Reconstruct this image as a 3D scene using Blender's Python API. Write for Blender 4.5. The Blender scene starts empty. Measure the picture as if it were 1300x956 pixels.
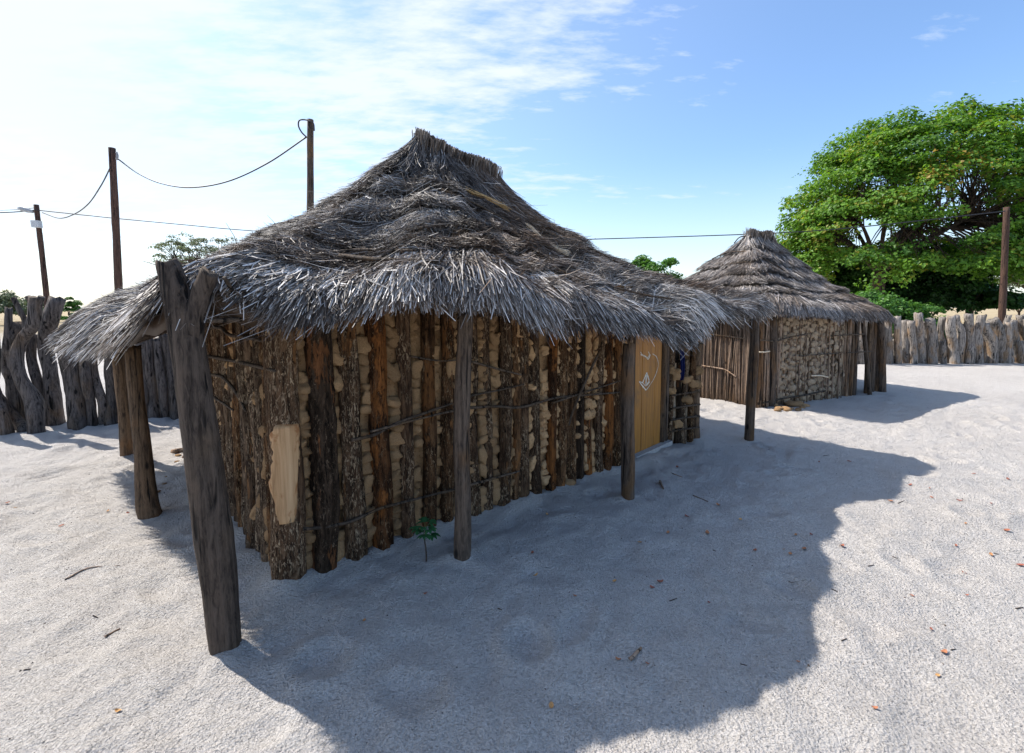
import bpy, bmesh, math, random
import numpy as np
from mathutils import Vector, Euler

random.seed(7)
rng = np.random.default_rng(11)
R = math.radians
scene = bpy.context.scene
COL = scene.collection

# ------------------------------------------------------------------ camera
F_PX = 578.0                       # focal length in photo pixels (1300 wide)
HCAM = 1.65
PITCH = math.atan((433.5 - 390.0) / F_PX)
cam_d = bpy.data.cameras.new("camera")
cam_d.sensor_width = 36.0
cam_d.lens = 36.0 * F_PX / 1300.0
cam_d.shift_y = -44.5 / 1300.0
cam_d.clip_start = 0.05
cam_d.clip_end = 4000.0
cam = bpy.data.objects.new("camera", cam_d)
cam.location = (0, 0, HCAM)
cam.rotation_euler = (math.pi / 2 - PITCH, 0, 0)
COL.objects.link(cam)
scene.camera = cam

# ------------------------------------------------------------------ light
SUN_EL = R(48.0)
SUN_AZ = math.atan2(0.44, -0.90)          # direction towards the sun, in the xy plane
TO_SUN = Vector((math.cos(SUN_AZ) * math.cos(SUN_EL), math.sin(SUN_AZ) * math.cos(SUN_EL), math.sin(SUN_EL)))
sun_d = bpy.data.lights.new("sun", 'SUN')
sun_d.energy = 4.9
sun_d.angle = R(0.55)
sun_d.color = (1.0, 0.955, 0.89)
sun = bpy.data.objects.new("sun", sun_d)
sun.rotation_euler = (-TO_SUN).to_track_quat('-Z', 'Y').to_euler()
sun.location = (-20, 10, 30)
COL.objects.link(sun)

world = bpy.data.worlds.new("World")
scene.world = world
world.use_nodes = True
wn = world.node_tree.nodes
wl = world.node_tree.links
wn.clear()


def wnode(t, **kw):
    n = wn.new(t)
    for k, v in kw.items():
        setattr(n, k, v)
    return n


w_out = wnode('ShaderNodeOutputWorld')
w_bg = wnode('ShaderNodeBackground')
w_bg.inputs['Strength'].default_value = 0.13
w_sky = wnode('ShaderNodeTexSky', sky_type='NISHITA', sun_disc=False)
w_sky.sun_elevation = SUN_EL
w_sky.sun_rotation = math.pi / 2 - SUN_AZ
w_sky.altitude = 200
w_sky.air_density = 1.0
w_sky.dust_density = 1.0
w_sky.ozone_density = 1.2
w_tc = wnode('ShaderNodeTexCoord')
w_sep = wnode('ShaderNodeSeparateXYZ')
wl.new(w_tc.outputs['Generated'], w_sep.inputs[0])


def wmath(op, a, b=None, clamp=False):
    n = wnode('ShaderNodeMath', operation=op)
    n.use_clamp = clamp
    for i, v in enumerate((a, b)):
        if v is None:
            continue
        if isinstance(v, (int, float)):
            n.inputs[i].default_value = v
        else:
            wl.new(v, n.inputs[i])
    return n.outputs[0]


def wramp(v, a, b):
    n = wnode('ShaderNodeMapRange', interpolation_type='SMOOTHSTEP')
    wl.new(v, n.inputs['Value'])
    n.inputs['From Min'].default_value = a
    n.inputs['From Max'].default_value = b
    return n.outputs[0]


# thin high cloud: noise on a flat layer overhead, thickest on the sunward side
zc = wmath('ADD', wmath('MAXIMUM', w_sep.outputs[2], 0.0), 0.16)
cx = wmath('DIVIDE', w_sep.outputs[0], zc)
cy = wmath('DIVIDE', w_sep.outputs[1], zc)
w_comb = wnode('ShaderNodeCombineXYZ')
wl.new(cx, w_comb.inputs[0])
wl.new(cy, w_comb.inputs[1])
w_map = wnode('ShaderNodeMapping')
w_map.inputs['Rotation'].default_value = (0, 0, R(-28))
w_map.inputs['Scale'].default_value = (0.85, 2.1, 1)
wl.new(w_comb.outputs[0], w_map.inputs[0])
w_n1 = wnode('ShaderNodeTexNoise')
w_n1.inputs['Scale'].default_value = 1.1
w_n1.inputs['Detail'].default_value = 12
w_n1.inputs['Roughness'].default_value = 0.62
w_n1.inputs['Distortion'].default_value = 0.35
wl.new(w_map.outputs[0], w_n1.inputs['Vector'])
w_n2 = wnode('ShaderNodeTexNoise')
w_n2.inputs['Scale'].default_value = 7.0
w_n2.inputs['Detail'].default_value = 6
w_n2.inputs['Roughness'].default_value = 0.6
wl.new(w_map.outputs[0], w_n2.inputs['Vector'])
w_dot = wnode('ShaderNodeVectorMath', operation='DOT_PRODUCT')
wl.new(w_tc.outputs['Generated'], w_dot.inputs[0])
w_dot.inputs[1].default_value = tuple(Vector((-0.74, 0.36, 0.57)).normalized())
sunward = w_dot.outputs['Value']
cov = wmath('MULTIPLY_ADD', wramp(sunward, 0.05, 0.95), 0.38)
cov.node.inputs[2].default_value = -0.02
dens = wmath('ADD', wmath('ADD', w_n1.outputs[0], wmath('MULTIPLY', wmath('SUBTRACT', w_n2.outputs[0], 0.5), 0.72)), cov)
cloud = wramp(dens, 0.52, 1.0)
veil = wmath('MULTIPLY_ADD', wramp(sunward, 0.0, 1.0), 0.16)
veil.node.inputs[2].default_value = 0.10
horiz = wmath('MULTIPLY', wmath('SUBTRACT', 1.0, wramp(w_sep.outputs[2], 0.0, 0.30)), 0.42)
mask = wmath('MAXIMUM', wmath('MULTIPLY', cloud, 0.95), wmath('ADD', veil, horiz), True)
w_mix = wnode('ShaderNodeMix', data_type='RGBA')
wl.new(mask, w_mix.inputs['Factor'])
w_hsv = wnode('ShaderNodeHueSaturation')
w_hsv.inputs['Hue'].default_value = 0.503
w_hsv.inputs['Saturation'].default_value = 1.25
w_hsv.inputs['Value'].default_value = 1.36
wl.new(w_sky.outputs[0], w_hsv.inputs['Color'])
wl.new(w_hsv.outputs[0], w_mix.inputs[6])
w_mix.inputs[7].default_value = (4.9, 5.35, 5.8, 1)
wl.new(w_mix.outputs[2], w_bg.inputs['Color'])
wl.new(w_bg.outputs[0], w_out.inputs['Surface'])

scene.view_settings.view_transform = 'Standard'
scene.view_settings.look = 'None'
scene.view_settings.gamma = 1.0
scene.view_settings.use_curve_mapping = False
scene.view_settings.exposure = 0.58
scene.cycles.max_bounces = 8
scene.cycles.diffuse_bounces = 3
scene.cycles.transparent_max_bounces = 8


# ------------------------------------------------------------------ pixels to places
def ray(px, py):
    dx, dy = (px - 650.0) / F_PX, -(py - 433.5) / F_PX
    c, s = math.cos(PITCH), math.sin(PITCH)
    return Vector((dx, c + s * dy, -s + c * dy))


def G(px, py, z=0.0):
    """pixel -> point on the ground"""
    d = ray(px, py)
    return Vector((0, 0, HCAM)) + d * ((z - HCAM) / d.z)


def at(px, py, Y):
    """pixel -> point at the distance Y in front of the camera"""
    d = ray(px, py)
    return Vector((0, 0, HCAM)) + d * (Y / d.y)


def on_plane(px, py, p0, n):
    d = ray(px, py)
    o = Vector((0, 0, HCAM))
    return o + d * ((p0 - o).dot(n) / d.dot(n))


# ------------------------------------------------------------------ noise
def _h(ix, iy, iz, seed):
    n = (ix.astype(np.int64) * 374761393 + iy.astype(np.int64) * 668265263 + iz.astype(np.int64) * 2147483647 + seed * 974634599) & 0xFFFFFFFF
    n = ((n ^ (n >> 13)) * 1274126177) & 0xFFFFFFFF
    n = ((n ^ (n >> 16)) * 2246822519) & 0xFFFFFFFF
    return ((n ^ (n >> 15)) & 0xFFFFFF) / float(0xFFFFFF)


def noise(p, seed=0):
    """value noise in -1..1 for an (N,3) array"""
    p = np.asarray(p, float)
    i = np.floor(p)
    f = p - i
    f = f * f * (3 - 2 * f)
    i = i.astype(np.int64)
    x, y, z = i[:, 0], i[:, 1], i[:, 2]
    out = 0
    for dx in (0, 1):
        for dy in (0, 1):
            for dz in (0, 1):
                w = (f[:, 0] if dx else 1 - f[:, 0]) * (f[:, 1] if dy else 1 - f[:, 1]) * (f[:, 2] if dz else 1 - f[:, 2])
                out = out + w * _h(x + dx, y + dy, z + dz, seed)
    return out * 2 - 1


def noise2(x, y, seed=0, z=0.0):
    x = np.atleast_1d(np.asarray(x, float))
    y = np.atleast_1d(np.asarray(y, float))
    return noise(np.stack([x, y, np.full_like(x, z)], 1), seed)


# ------------------------------------------------------------------ mesh helpers
def mesh(name, V, faces, smooth=True, attrs=None):
    V = np.asarray(V, np.float32).reshape(-1, 3)
    me = bpy.data.meshes.new(name)
    idx, tot = [], []
    for Fa in faces:
        Fa = np.asarray(Fa, np.int32)
        if Fa.size == 0:
            continue
        idx.append(Fa.ravel())
        tot.append(np.full(len(Fa), Fa.shape[1], np.int32))
    idx = np.concatenate(idx)
    tot = np.concatenate(tot)
    me.vertices.add(len(V))
    me.vertices.foreach_set('co', V.ravel())
    me.loops.add(len(idx))
    me.loops.foreach_set('vertex_index', idx)
    me.polygons.add(len(tot))
    st = np.zeros(len(tot), np.int32)
    st[1:] = np.cumsum(tot)[:-1]
    me.polygons.foreach_set('loop_start', st)
    me.polygons.foreach_set('loop_total', tot)
    me.polygons.foreach_set('use_smooth', np.full(len(tot), smooth, bool))
    me.update(calc_edges=True)
    me.validate()
    for k, a in (attrs or {}).items():
        at_ = me.attributes.new(k, 'FLOAT', 'POINT')
        at_.data.foreach_set('value', np.asarray(a, np.float32))
    return me


WORLD = {}


def link(name, data, parent=None, loc=(0, 0, 0), mat=None):
    """link an object whose place is given in the world"""
    o = bpy.data.objects.new(name, data)
    loc = Vector(loc)
    WORLD[o] = loc
    if parent is not None:
        o.parent = parent
        o.location = loc - WORLD[parent]
    else:
        o.location = loc
    if mat is not None and data is not None and len(data.materials) == 0:
        data.materials.append(mat)
    COL.objects.link(o)
    return o


def build(name, VF, mat, parent=None, origin=(0, 0, 0), smooth=True, attrs=None):
    """world-space vertices -> an object with its origin at 'origin'"""
    V, faces = VF
    o = np.array(origin, float)
    return link(name, mesh(name, np.asarray(V) - o, faces, smooth, attrs), parent, origin, mat)


def thing(name, label, cat, loc=(0, 0, 0), group=None):
    return tag(link(name, None, None, loc), label, cat, group)


def tag(o, label, cat, group=None):
    o['label'] = label
    o['category'] = cat
    if group:
        o['group'] = group
    return o


def join(parts):
    Vs, q, t, n = [], [], [], 0
    for V, faces in parts:
        V = np.asarray(V, float)
        Vs.append(V)
        for Fa in faces:
            Fa = np.asarray(Fa, np.int64)
            if Fa.size == 0:
                continue
            (q if Fa.shape[1] == 4 else t).append(Fa + n)
        n += len(V)
    out = []
    if q:
        out.append(np.concatenate(q))
    if t:
        out.append(np.concatenate(t))
    return np.concatenate(Vs), out


def resample(P, rad, n):
    """smooth a polyline of points + radii to n rings (Catmull-Rom)"""
    P = np.asarray([tuple(p) for p in P], float)
    rad = np.asarray(rad, float)
    if len(P) == 2:
        s = np.linspace(0, 1, n)[:, None]
        return P[0] + (P[1] - P[0]) * s, rad[0] + (rad[1] - rad[0]) * s[:, 0]
    D = np.concatenate([[2 * P[0] - P[1]], P, [2 * P[-1] - P[-2]]])
    Q = np.concatenate([[rad[0]], rad, [rad[-1]]])
    seg = np.linalg.norm(np.diff(P, axis=0), axis=1)
    cum = np.concatenate([[0], np.cumsum(seg)])
    u = np.linspace(0, cum[-1], n)
    out = []
    rr = np.interp(u, cum, rad)
    for x in u:
        i = min(max(np.searchsorted(cum, x, side='right') - 1, 0), len(seg) - 1)
        t = (x - cum[i]) / max(seg[i], 1e-9)
        p0, p1, p2, p3 = D[i], D[i + 1], D[i + 2], D[i + 3]
        out.append(0.5 * ((2 * p1) + (-p0 + p2) * t + (2 * p0 - 5 * p1 + 4 * p2 - p3) * t * t + (-p0 + 3 * p1 - 3 * p2 + p3) * t ** 3))
    return np.array(out), rr


def tube(P, rad, n=10, sides=10, rough=0.0, groove=0.0, seed=0, cap=True, ragged=0.0):
    """a tapering, uneven round timber along a path"""
    P, rad = resample(P, rad, n)
    T = np.gradient(P, axis=0)
    T /= np.linalg.norm(T, axis=1)[:, None] + 1e-12
    ref = np.array([1.0, 0.13, 0.07]) if abs(T[0][0]) < 0.8 else np.array([0.1, 1.0, 0.2])
    N = []
    for t in T:
        ref = ref - t * ref.dot(t)
        ref = ref / (np.linalg.norm(ref) + 1e-12)
        N.append(ref.copy())
    N = np.array(N)
    B = np.cross(T, N)
    a = np.linspace(0, 2 * math.pi, sides, endpoint=False)
    ca, sa = np.cos(a), np.sin(a)
    L = np.concatenate([[0], np.cumsum(np.linalg.norm(np.diff(P, axis=0), axis=1))])
    A, S = np.meshgrid(a, L)
    rr = np.repeat(rad[:, None], sides, 1)
    if rough:
        q = np.stack([np.cos(A).ravel() * 1.1 + seed * 3.7, np.sin(A).ravel() * 1.1, S.ravel() * 3.2 + seed], 1)
        q2 = np.stack([np.cos(A).ravel() * 2.1 + seed * 1.7, np.sin(A).ravel() * 2.1, S.ravel() * 11 + seed], 1)
        rr = rr * (1 + rough * (noise(q, 3).reshape(n, sides) + 0.5 * noise(q2, 4).reshape(n, sides)))
    if groove:
        q = np.stack([np.cos(A).ravel() * 3.6 + seed * 2.3, np.sin(A).ravel() * 3.6, S.ravel() * 2.0 + seed], 1)
        rr = rr * (1 + groove * noise(q, 5).reshape(n, sides))
    V = P[:, None, :] + N[:, None, :] * (rr * ca)[:, :, None] + B[:, None, :] * (rr * sa)[:, :, None]
    if ragged:
        V[-1] += T[-1] * (ragged * noise(np.stack([ca * 2 + seed, sa * 2, ca * 0], 1), 8))[:, None]
    V = V.reshape(-1, 3)
    i = np.arange(n - 1)[:, None] * sides
    j = np.arange(sides)[None, :]
    k = (np.arange(sides) + 1) % sides
    Q = np.stack([i + j, i + k, i + sides + k, i + sides + j], 2).reshape(-1, 4)
    tris = np.zeros((0, 3), int)
    if cap:
        c0, c1 = len(V), len(V) + 1
        V = np.concatenate([V, [P[0]], [P[-1] - T[-1] * rad[-1] * 0.12]])
        j = np.arange(sides)
        b = (n - 1) * sides
        tris = np.concatenate([np.stack([np.full(sides, c0), k, j], 1), np.stack([np.full(sides, c1), b + j, b + k], 1)])
    return V, [Q, tris]


def box_pts(c, ax, ay, az):
    """box from a corner-centred point and three half axes"""
    c, ax, ay, az = [np.array(tuple(v), float) for v in (c, ax, ay, az)]
    V = [c + sx * ax + sy * ay + sz * az for sx in (-1, 1) for sy in (-1, 1) for sz in (-1, 1)]
    Q = [(0, 1, 3, 2), (4, 6, 7, 5), (0, 4, 5, 1), (2, 3, 7, 6), (0, 2, 6, 4), (1, 5, 7, 3)]
    return np.array(V), [np.array(Q)]


def grid_faces(nu, nv, wrap=False):
    i = np.arange(nu if wrap else nu - 1)
    j = np.arange(nv - 1)
    I, J = np.meshgrid(i, j, indexing='ij')
    I2 = (I + 1) % nu
    return np.stack([I * nv + J, I2 * nv + J, I2 * nv + J + 1, I * nv + J + 1], 2).reshape(-1, 4)


# ------------------------------------------------------------------ materials
class Mat:
    def __init__(s, name, rough=0.85, spec=0.25):
        s.m = bpy.data.materials.new(name)
        s.m.use_nodes = True
        s.n = s.m.node_tree.nodes
        s.l = s.m.node_tree.links
        s.b = s.n['Principled BSDF']
        s.b.inputs['Roughness'].default_value = rough
        s.b.inputs['Specular IOR Level'].default_value = spec
        s.h = None

    def node(s, t, **kw):
        n = s.n.new(t)
        for k, v in kw.items():
            setattr(n, k, v)
        return n

    def inp(s, sock, v):
        if isinstance(v, (int, float, tuple)):
            sock.default_value = v
        else:
            s.l.new(v, sock)

    def coords(s, scale=(1, 1, 1), rnd=True, rot=(0, 0, 0)):
        tc = s.node('ShaderNodeTexCoord')
        mp = s.node('ShaderNodeMapping')
        mp.inputs['Scale'].default_value = scale
        mp.inputs['Rotation'].default_value = rot
        s.l.new(tc.outputs['Object'], mp.inputs[0])
        if not rnd:
            return mp.outputs[0]
        ad = s.node('ShaderNodeVectorMath', operation='ADD')
        oi = s.node('ShaderNodeObjectInfo')
        sc = s.node('ShaderNodeMath', operation='MULTIPLY')
        s.l.new(oi.outputs['Random'], sc.inputs[0])
        sc.inputs[1].default_value = 61.0
        s.l.new(mp.outputs[0], ad.inputs[0])
        s.l.new(sc.outputs[0], ad.inputs[1])
        return ad.outputs[0]

    def random(s):
        return s.node('ShaderNodeObjectInfo').outputs['Random']

    def attr(s, name):
        return s.node('ShaderNodeAttribute', attribute_name=name).outputs['Fac']

    def noise(s, vec, scale=5, detail=4, rough=0.55, dist=0.0):
        n = s.node('ShaderNodeTexNoise')
        n.inputs['Scale'].default_value = scale
        n.inputs['Detail'].default_value = detail
        n.inputs['Roughness'].default_value = rough
        n.inputs['Distortion'].default_value = dist
        s.l.new(vec, n.inputs['Vector'])
        return n.outputs[0]

    def voronoi(s, vec, scale=5, feature='F1', out='Distance', rnd=1.0):
        n = s.node('ShaderNodeTexVoronoi', feature=feature)
        n.inputs['Scale'].default_value = scale
        n.inputs['Randomness'].default_value = rnd
        s.l.new(vec, n.inputs['Vector'])
        return n.outputs[out]

    def ramp(s, fac, stops):
        r = s.node('ShaderNodeValToRGB')
        e = r.color_ramp.elements
        while len(e) < len(stops):
            e.new(0.5)
        for el, (p, c) in zip(e, stops):
            el.position = p
            el.color = (*c, 1) if len(c) == 3 else c
        s.inp(r.inputs[0], fac)
        return r.outputs[0]

    def range(s, v, a, b, c=0.0, d=1.0):
        n = s.node('ShaderNodeMapRange', interpolation_type='SMOOTHSTEP')
        s.l.new(v, n.inputs['Value'])
        for k, x in zip(('From Min', 'From Max', 'To Min', 'To Max'), (a, b, c, d)):
            n.inputs[k].default_value = x
        return n.outputs[0]

    def math(s, op, a, b=0.0, c=None):
        n = s.node('ShaderNodeMath', operation=op)
        s.inp(n.inputs[0], a)
        s.inp(n.inputs[1], b)
        if c is not None:
            s.inp(n.inputs[2], c)
        return n.outputs[0]

    def mix(s, fac, a, b, mode='MIX'):
        n = s.node('ShaderNodeMix', data_type='RGBA', blend_type=mode)
        s.inp(n.inputs['Factor'], fac)
        for k, v in ((6, a), (7, b)):
            if isinstance(v, tuple):
                v = (*v, 1) if len(v) == 3 else v
            s.inp(n.inputs[k], v)
        return n.outputs[2]

    def hsv(s, col, h=0.5, sat=1.0, val=1.0):
        n = s.node('ShaderNodeHueSaturation')
        s.inp(n.inputs['Hue'], h)
        s.inp(n.inputs['Saturation'], sat)
        s.inp(n.inputs['Value'], val)
        s.l.new(col, n.inputs['Color'])
        return n.outputs[0]

    def color(s, c):
        s.inp(s.b.inputs['Base Color'], (*c, 1) if isinstance(c, tuple) and len(c) == 3 else c)
        return s

    def bump(s, height, strength=0.5, dist=0.02):
        n = s.node('ShaderNodeBump')
        n.inputs['Strength'].default_value = strength
        n.inputs['Distance'].default_value = dist
        s.l.new(height, n.inputs['Height'])
        if s.h is not None:
            s.l.new(s.h, n.inputs['Normal'])
        s.h = n.outputs[0]
        s.l.new(s.h, s.b.inputs['Normal'])
        return s


def m_bark(name, dark, mid, pale, fleck=0.5, bare=(0.17, 0.075, 0.032), bare_amt=0.4):
    """rough bark that has partly flaked off: fine pale scales, dark cracks, bare brown wood in places"""
    m = Mat(name, 0.9, 0.12)
    long = m.coords((16, 16, 2.2))
    a = m.noise(long, 1.6, 7, 0.68, 0.8)
    f = m.noise(m.coords((46, 46, 13)), 1.5, 5, 0.7, 1.4)
    base = m.ramp(a, [(0.30, tuple(x * 0.4 for x in dark)), (0.45, dark), (0.62, mid), (0.80, tuple(x * 1.3 for x in mid))])
    patch = m.range(m.noise(m.coords((3.5, 3.5, 1.6)), 1.5, 3), 0.34, 0.60)
    fm = m.math('MULTIPLY', m.range(f, 0.60 - 0.10 * fleck, 0.68 - 0.10 * fleck), patch)
    c = m.mix(fm, base, pale)
    bm_ = m.range(m.noise(m.coords((3.0, 3.0, 0.9)), 1.7, 5, 0.7), 0.66 - 0.16 * bare_amt, 0.71 - 0.16 * bare_amt)
    grain = m.noise(m.coords((40, 40, 2.0)), 1.6, 5, 0.6)
    c = m.mix(bm_, c, m.ramp(grain, [(0.3, tuple(x * 0.45 for x in bare)), (0.7, tuple(x * 1.4 for x in bare))]))
    crack = m.range(m.noise(m.coords((30, 30, 5)), 1.7, 6, 0.7, 1.5), 0.36, 0.45)
    c = m.mix(m.math('SUBTRACT', 1.0, crack), c, tuple(x * 0.3 for x in dark))
    c = m.hsv(c, 0.5, 1.0, m.math('MULTIPLY_ADD', m.random(), 0.5, 0.70))
    m.color(c)
    m.bump(m.math('ADD', m.math('MULTIPLY', f, 0.6), m.math('ADD', m.math('MULTIPLY', fm, 0.5), m.math('MULTIPLY', crack, 0.9))), 1.0, 0.016)
    m.bump(m.math('SUBTRACT', a, m.math('MULTIPLY', bm_, 0.35)), 0.8, 0.035)
    return m.m


def m_timber(name, dark, light, warm, val=(0.75, 0.5), warm_amt=1.0):
    """barkless weathered timber: long grain, splits, knots, grey with warmer streaks"""
    m = Mat(name, 0.8, 0.25)
    g = m.noise(m.coords((22, 22, 1.1)), 1.6, 7, 0.62, 0.35)
    split = m.range(m.noise(m.coords((17, 17, 0.7)), 1.9, 3, 0.5, 0.7), 0.335, 0.40)
    broad = m.noise(m.coords((3, 3, 1.4)), 1.5, 3)
    scr = m.noise(m.coords((34, 34, 7)), 1.6, 6, 0.7, 0.8)
    g = m.math('ADD', m.math('MULTIPLY', g, 0.55), m.math('MULTIPLY', scr, 0.45))
    c = m.ramp(g, [(0.40, dark), (0.53, light), (0.66, tuple(x * 1.4 for x in light))])
    wm = m.math('MULTIPLY', m.range(broad, 0.50, 0.66), warm_amt)
    c = m.mix(wm, c, m.ramp(g, [(0.4, tuple(x * 0.45 for x in warm)), (0.6, warm)]))
    kn = m.range(m.voronoi(m.coords((5, 5, 2.6)), 1.3), 0.05, 0.16)
    c = m.mix(m.math('SUBTRACT', 1.0, m.math('MULTIPLY', kn, split)), c, tuple(x * 0.35 for x in dark))
    c = m.hsv(c, 0.5, 1.0, m.math('MULTIPLY_ADD', m.random(), val[1], val[0]))
    m.color(c)
    m.bump(m.math('ADD', m.math('MULTIPLY', g, 1.2), m.math('MULTIPLY', split, 0.8)), 1.0, 0.02)
    m.bump(broad, 0.4, 0.03)
    return m.m


def m_thatch(name, dark, mid, pale, brown):
    """old grass stems: each stem has its own shade (attribute), brown where the grey skin has worn off"""
    m = Mat(name, 0.55, 0.32)
    r = m.attr('shade')
    b = m.attr('brown')
    c = m.ramp(r, [(0.0, dark), (0.42, mid), (0.8, pale), (1.0, tuple(min(1, x * 1.35) for x in pale))])
    cb = m.ramp(r, [(0.0, tuple(x * 0.35 for x in brown)), (0.6, brown), (1.0, tuple(min(1, x * 1.7) for x in brown))])
    c = m.mix(b, c, cb)
    m.color(c)
    return m.m


def m_mud(name, a, b):
    m = Mat(name, 0.95, 0.1)
    co = m.coords((1, 1, 1))
    n1 = m.noise(co, 9, 6, 0.6)
    n2 = m.noise(co, 55, 4, 0.6)
    c = m.ramp(n1, [(0.3, a), (0.7, b)])
    c = m.mix(m.range(n2, 0.52, 0.72), c, tuple(x * 0.62 for x in a))
    c = m.hsv(c, 0.5, 1.0, m.math('MULTIPLY_ADD', m.random(), 0.45, 0.75))
    m.color(c)
    m.bump(n2, 0.7, 0.012)
    m.bump(n1, 0.6, 0.04)
    return m.m


def m_leaf(name, a, b, trans=0.3, yellow=None):
    m = Mat(name, 0.5, 0.3)
    r = m.attr('shade')
    c = m.ramp(r, [(0.0, a), (0.75, b), (1.0, yellow or tuple(x * 1.4 for x in b))])
    m.color(c)
    tr = m.node('ShaderNodeBsdfTranslucent')
    m.l.new(m.hsv(c, 0.49, 1.1, 1.5), tr.inputs['Color'])
    mx = m.node('ShaderNodeMixShader')
    mx.inputs[0].default_value = trans
    out = m.n['Material Output']
    m.l.new(m.b.outputs[0], mx.inputs[1])
    m.l.new(tr.outputs[0], mx.inputs[2])
    m.l.new(mx.outputs[0], out.inputs['Surface'])
    return m.m


def m_plain(name, col, rough=0.7, var=0.25, scale=20, spec=0.25):
    m = Mat(name, rough, spec)
    n = m.noise(m.coords((1, 1, 1)), scale, 5)
    c = m.ramp(n, [(0.3, tuple(x * (1 - var) for x in col)), (0.7, tuple(min(1, x * (1 + var)) for x in col))])
    m.color(m.hsv(c, 0.5, 1, m.math('MULTIPLY_ADD', m.random(), 0.3, 0.85)))
    m.bump(n, 0.3, 0.01)
    return m.m


BARKS = [
    m_bark('bark_flaked', (0.060, 0.033, 0.019), (0.18, 0.104, 0.058), (0.58, 0.42, 0.27), 0.9, (0.24, 0.115, 0.048), 0.35),
    m_bark('bark_brown', (0.062, 0.031, 0.015), (0.23, 0.118, 0.055), (0.50, 0.34, 0.195), 0.65, (0.27, 0.12, 0.045), 0.6),
    m_bark('bark_red_brown', (0.050, 0.022, 0.010), (0.20, 0.085, 0.034), (0.44, 0.28, 0.16), 0.55, (0.33, 0.125, 0.038), 0.95),
    m_bark('bark_charred', (0.030, 0.019, 0.012), (0.085, 0.055, 0.036), (0.32, 0.225, 0.15), 0.45, (0.20, 0.085, 0.036), 0.6),
    m_bark('bark_grey', (0.066, 0.041, 0.026), (0.23, 0.148, 0.092), (0.58, 0.43, 0.285), 0.85, (0.26, 0.13, 0.06), 0.4),
]
mp_ = Mat('peeled_wood', 0.7, 0.25)
_g = mp_.noise(mp_.coords((26, 26, 1.5)), 1.5, 6, 0.6, 0.5)
_k = mp_.noise(mp_.coords((7, 7, 4.5)), 1.5, 4, 0.6, 0.6)
_c = mp_.ramp(_g, [(0.3, (0.30, 0.165, 0.075)), (0.5, (0.52, 0.31, 0.155)), (0.7, (0.62, 0.40, 0.22))])
_c = mp_.mix(mp_.range(_k, 0.50, 0.66, 0.0, 0.85), _c, (0.30, 0.12, 0.04))
mp_.color(_c).bump(_g, 0.5, 0.008)
M_PEELED = mp_.m
M_POST = m_timber('post_timber', (0.030, 0.021, 0.016), (0.115, 0.082, 0.060), (0.18, 0.10, 0.05), (0.8, 0.4))
M_POST_WARM = m_timber('warm_post_timber', (0.038, 0.024, 0.015), (0.14, 0.088, 0.052), (0.20, 0.105, 0.048), (0.85, 0.3))
M_POST_DARK = m_timber('dark_post_timber', (0.018, 0.012, 0.009), (0.082, 0.060, 0.046), (0.13, 0.088, 0.058), (0.9, 0.2), 0.7)
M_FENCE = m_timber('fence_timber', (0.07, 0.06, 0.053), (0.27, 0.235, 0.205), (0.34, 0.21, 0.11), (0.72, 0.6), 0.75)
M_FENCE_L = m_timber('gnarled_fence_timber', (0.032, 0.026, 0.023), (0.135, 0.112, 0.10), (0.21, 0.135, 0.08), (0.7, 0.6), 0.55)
M_LATH = m_timber('lath_wood', (0.03, 0.022, 0.016), (0.10, 0.072, 0.052), (0.14, 0.085, 0.045), (0.8, 0.5))
M_POLE = m_timber('pole_wood', (0.030, 0.017, 0.013), (0.085, 0.047, 0.034), (0.11, 0.06, 0.04), (0.85, 0.3))
M_STICK = m_timber('stick_wood', (0.09, 0.06, 0.042), (0.30, 0.21, 0.15), (0.36, 0.22, 0.13), (0.75, 0.55))
M_MUD = m_mud('ochre_mud', (0.29, 0.165, 0.08), (0.47, 0.295, 0.155))
M_CLOD = m_mud('ochre_clod', (0.36, 0.205, 0.10), (0.58, 0.375, 0.20))
M_MUD2 = m_mud('brown_mud', (0.36, 0.255, 0.17), (0.56, 0.43, 0.30))
M_THATCH = m_thatch('grey_thatch', (0.020, 0.015, 0.012), (0.145, 0.123, 0.108), (0.54, 0.505, 0.475), (0.165, 0.098, 0.054))
M_THATCH2 = m_thatch('brown_grey_thatch', (0.035, 0.029, 0.026), (0.175, 0.152, 0.138), (0.44, 0.40, 0.37), (0.19, 0.135, 0.095))
M_STRAW = m_plain('yellow_straw', (0.50, 0.33, 0.15), 0.6, 0.4, 60)
M_STRAW_PALE = m_plain('pale_straw', (0.62, 0.50, 0.36), 0.6, 0.3, 60)
M_CABLE = m_plain('black_cable', (0.03, 0.03, 0.034), 0.5, 0.1)
M_METAL = m_plain('grey_lamp_metal', (0.30, 0.31, 0.32), 0.45, 0.1)
M_BOX = m_plain('pale_grey_box', (0.55, 0.56, 0.57), 0.5, 0.1)
M_CLOTH = m_plain('blue_cloth', (0.008, 0.014, 0.085), 0.9, 0.3, 30)
M_DARK = m_plain('dark_inside_shade', (0.018, 0.014, 0.011), 0.95, 0.3)  # near-black colour standing in for the shade inside the huts
M_CONC = m_plain('grey_threshold', (0.36, 0.345, 0.33), 0.9, 0.2, 40)
M_CHALK = m_plain('white_chalk_paint', (0.70, 0.66, 0.58), 0.9, 0.12, 60)

md = Mat('yellow_door_paint', 0.5, 0.4)
_g = md.noise(md.coords((30, 30, 1.2)), 1.5, 6, 0.6)
_b = md.noise(md.coords((3, 3, 2)), 1.6, 5, 0.65)
_c = md.ramp(_g, [(0.3, (0.24, 0.095, 0.016)), (0.62, (0.44, 0.185, 0.025))])
_c = md.mix(md.range(_b, 0.52, 0.74), _c, (0.20, 0.095, 0.03))
md.color(_c).bump(_g, 0.3, 0.004)
M_DOOR = md.m

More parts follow.
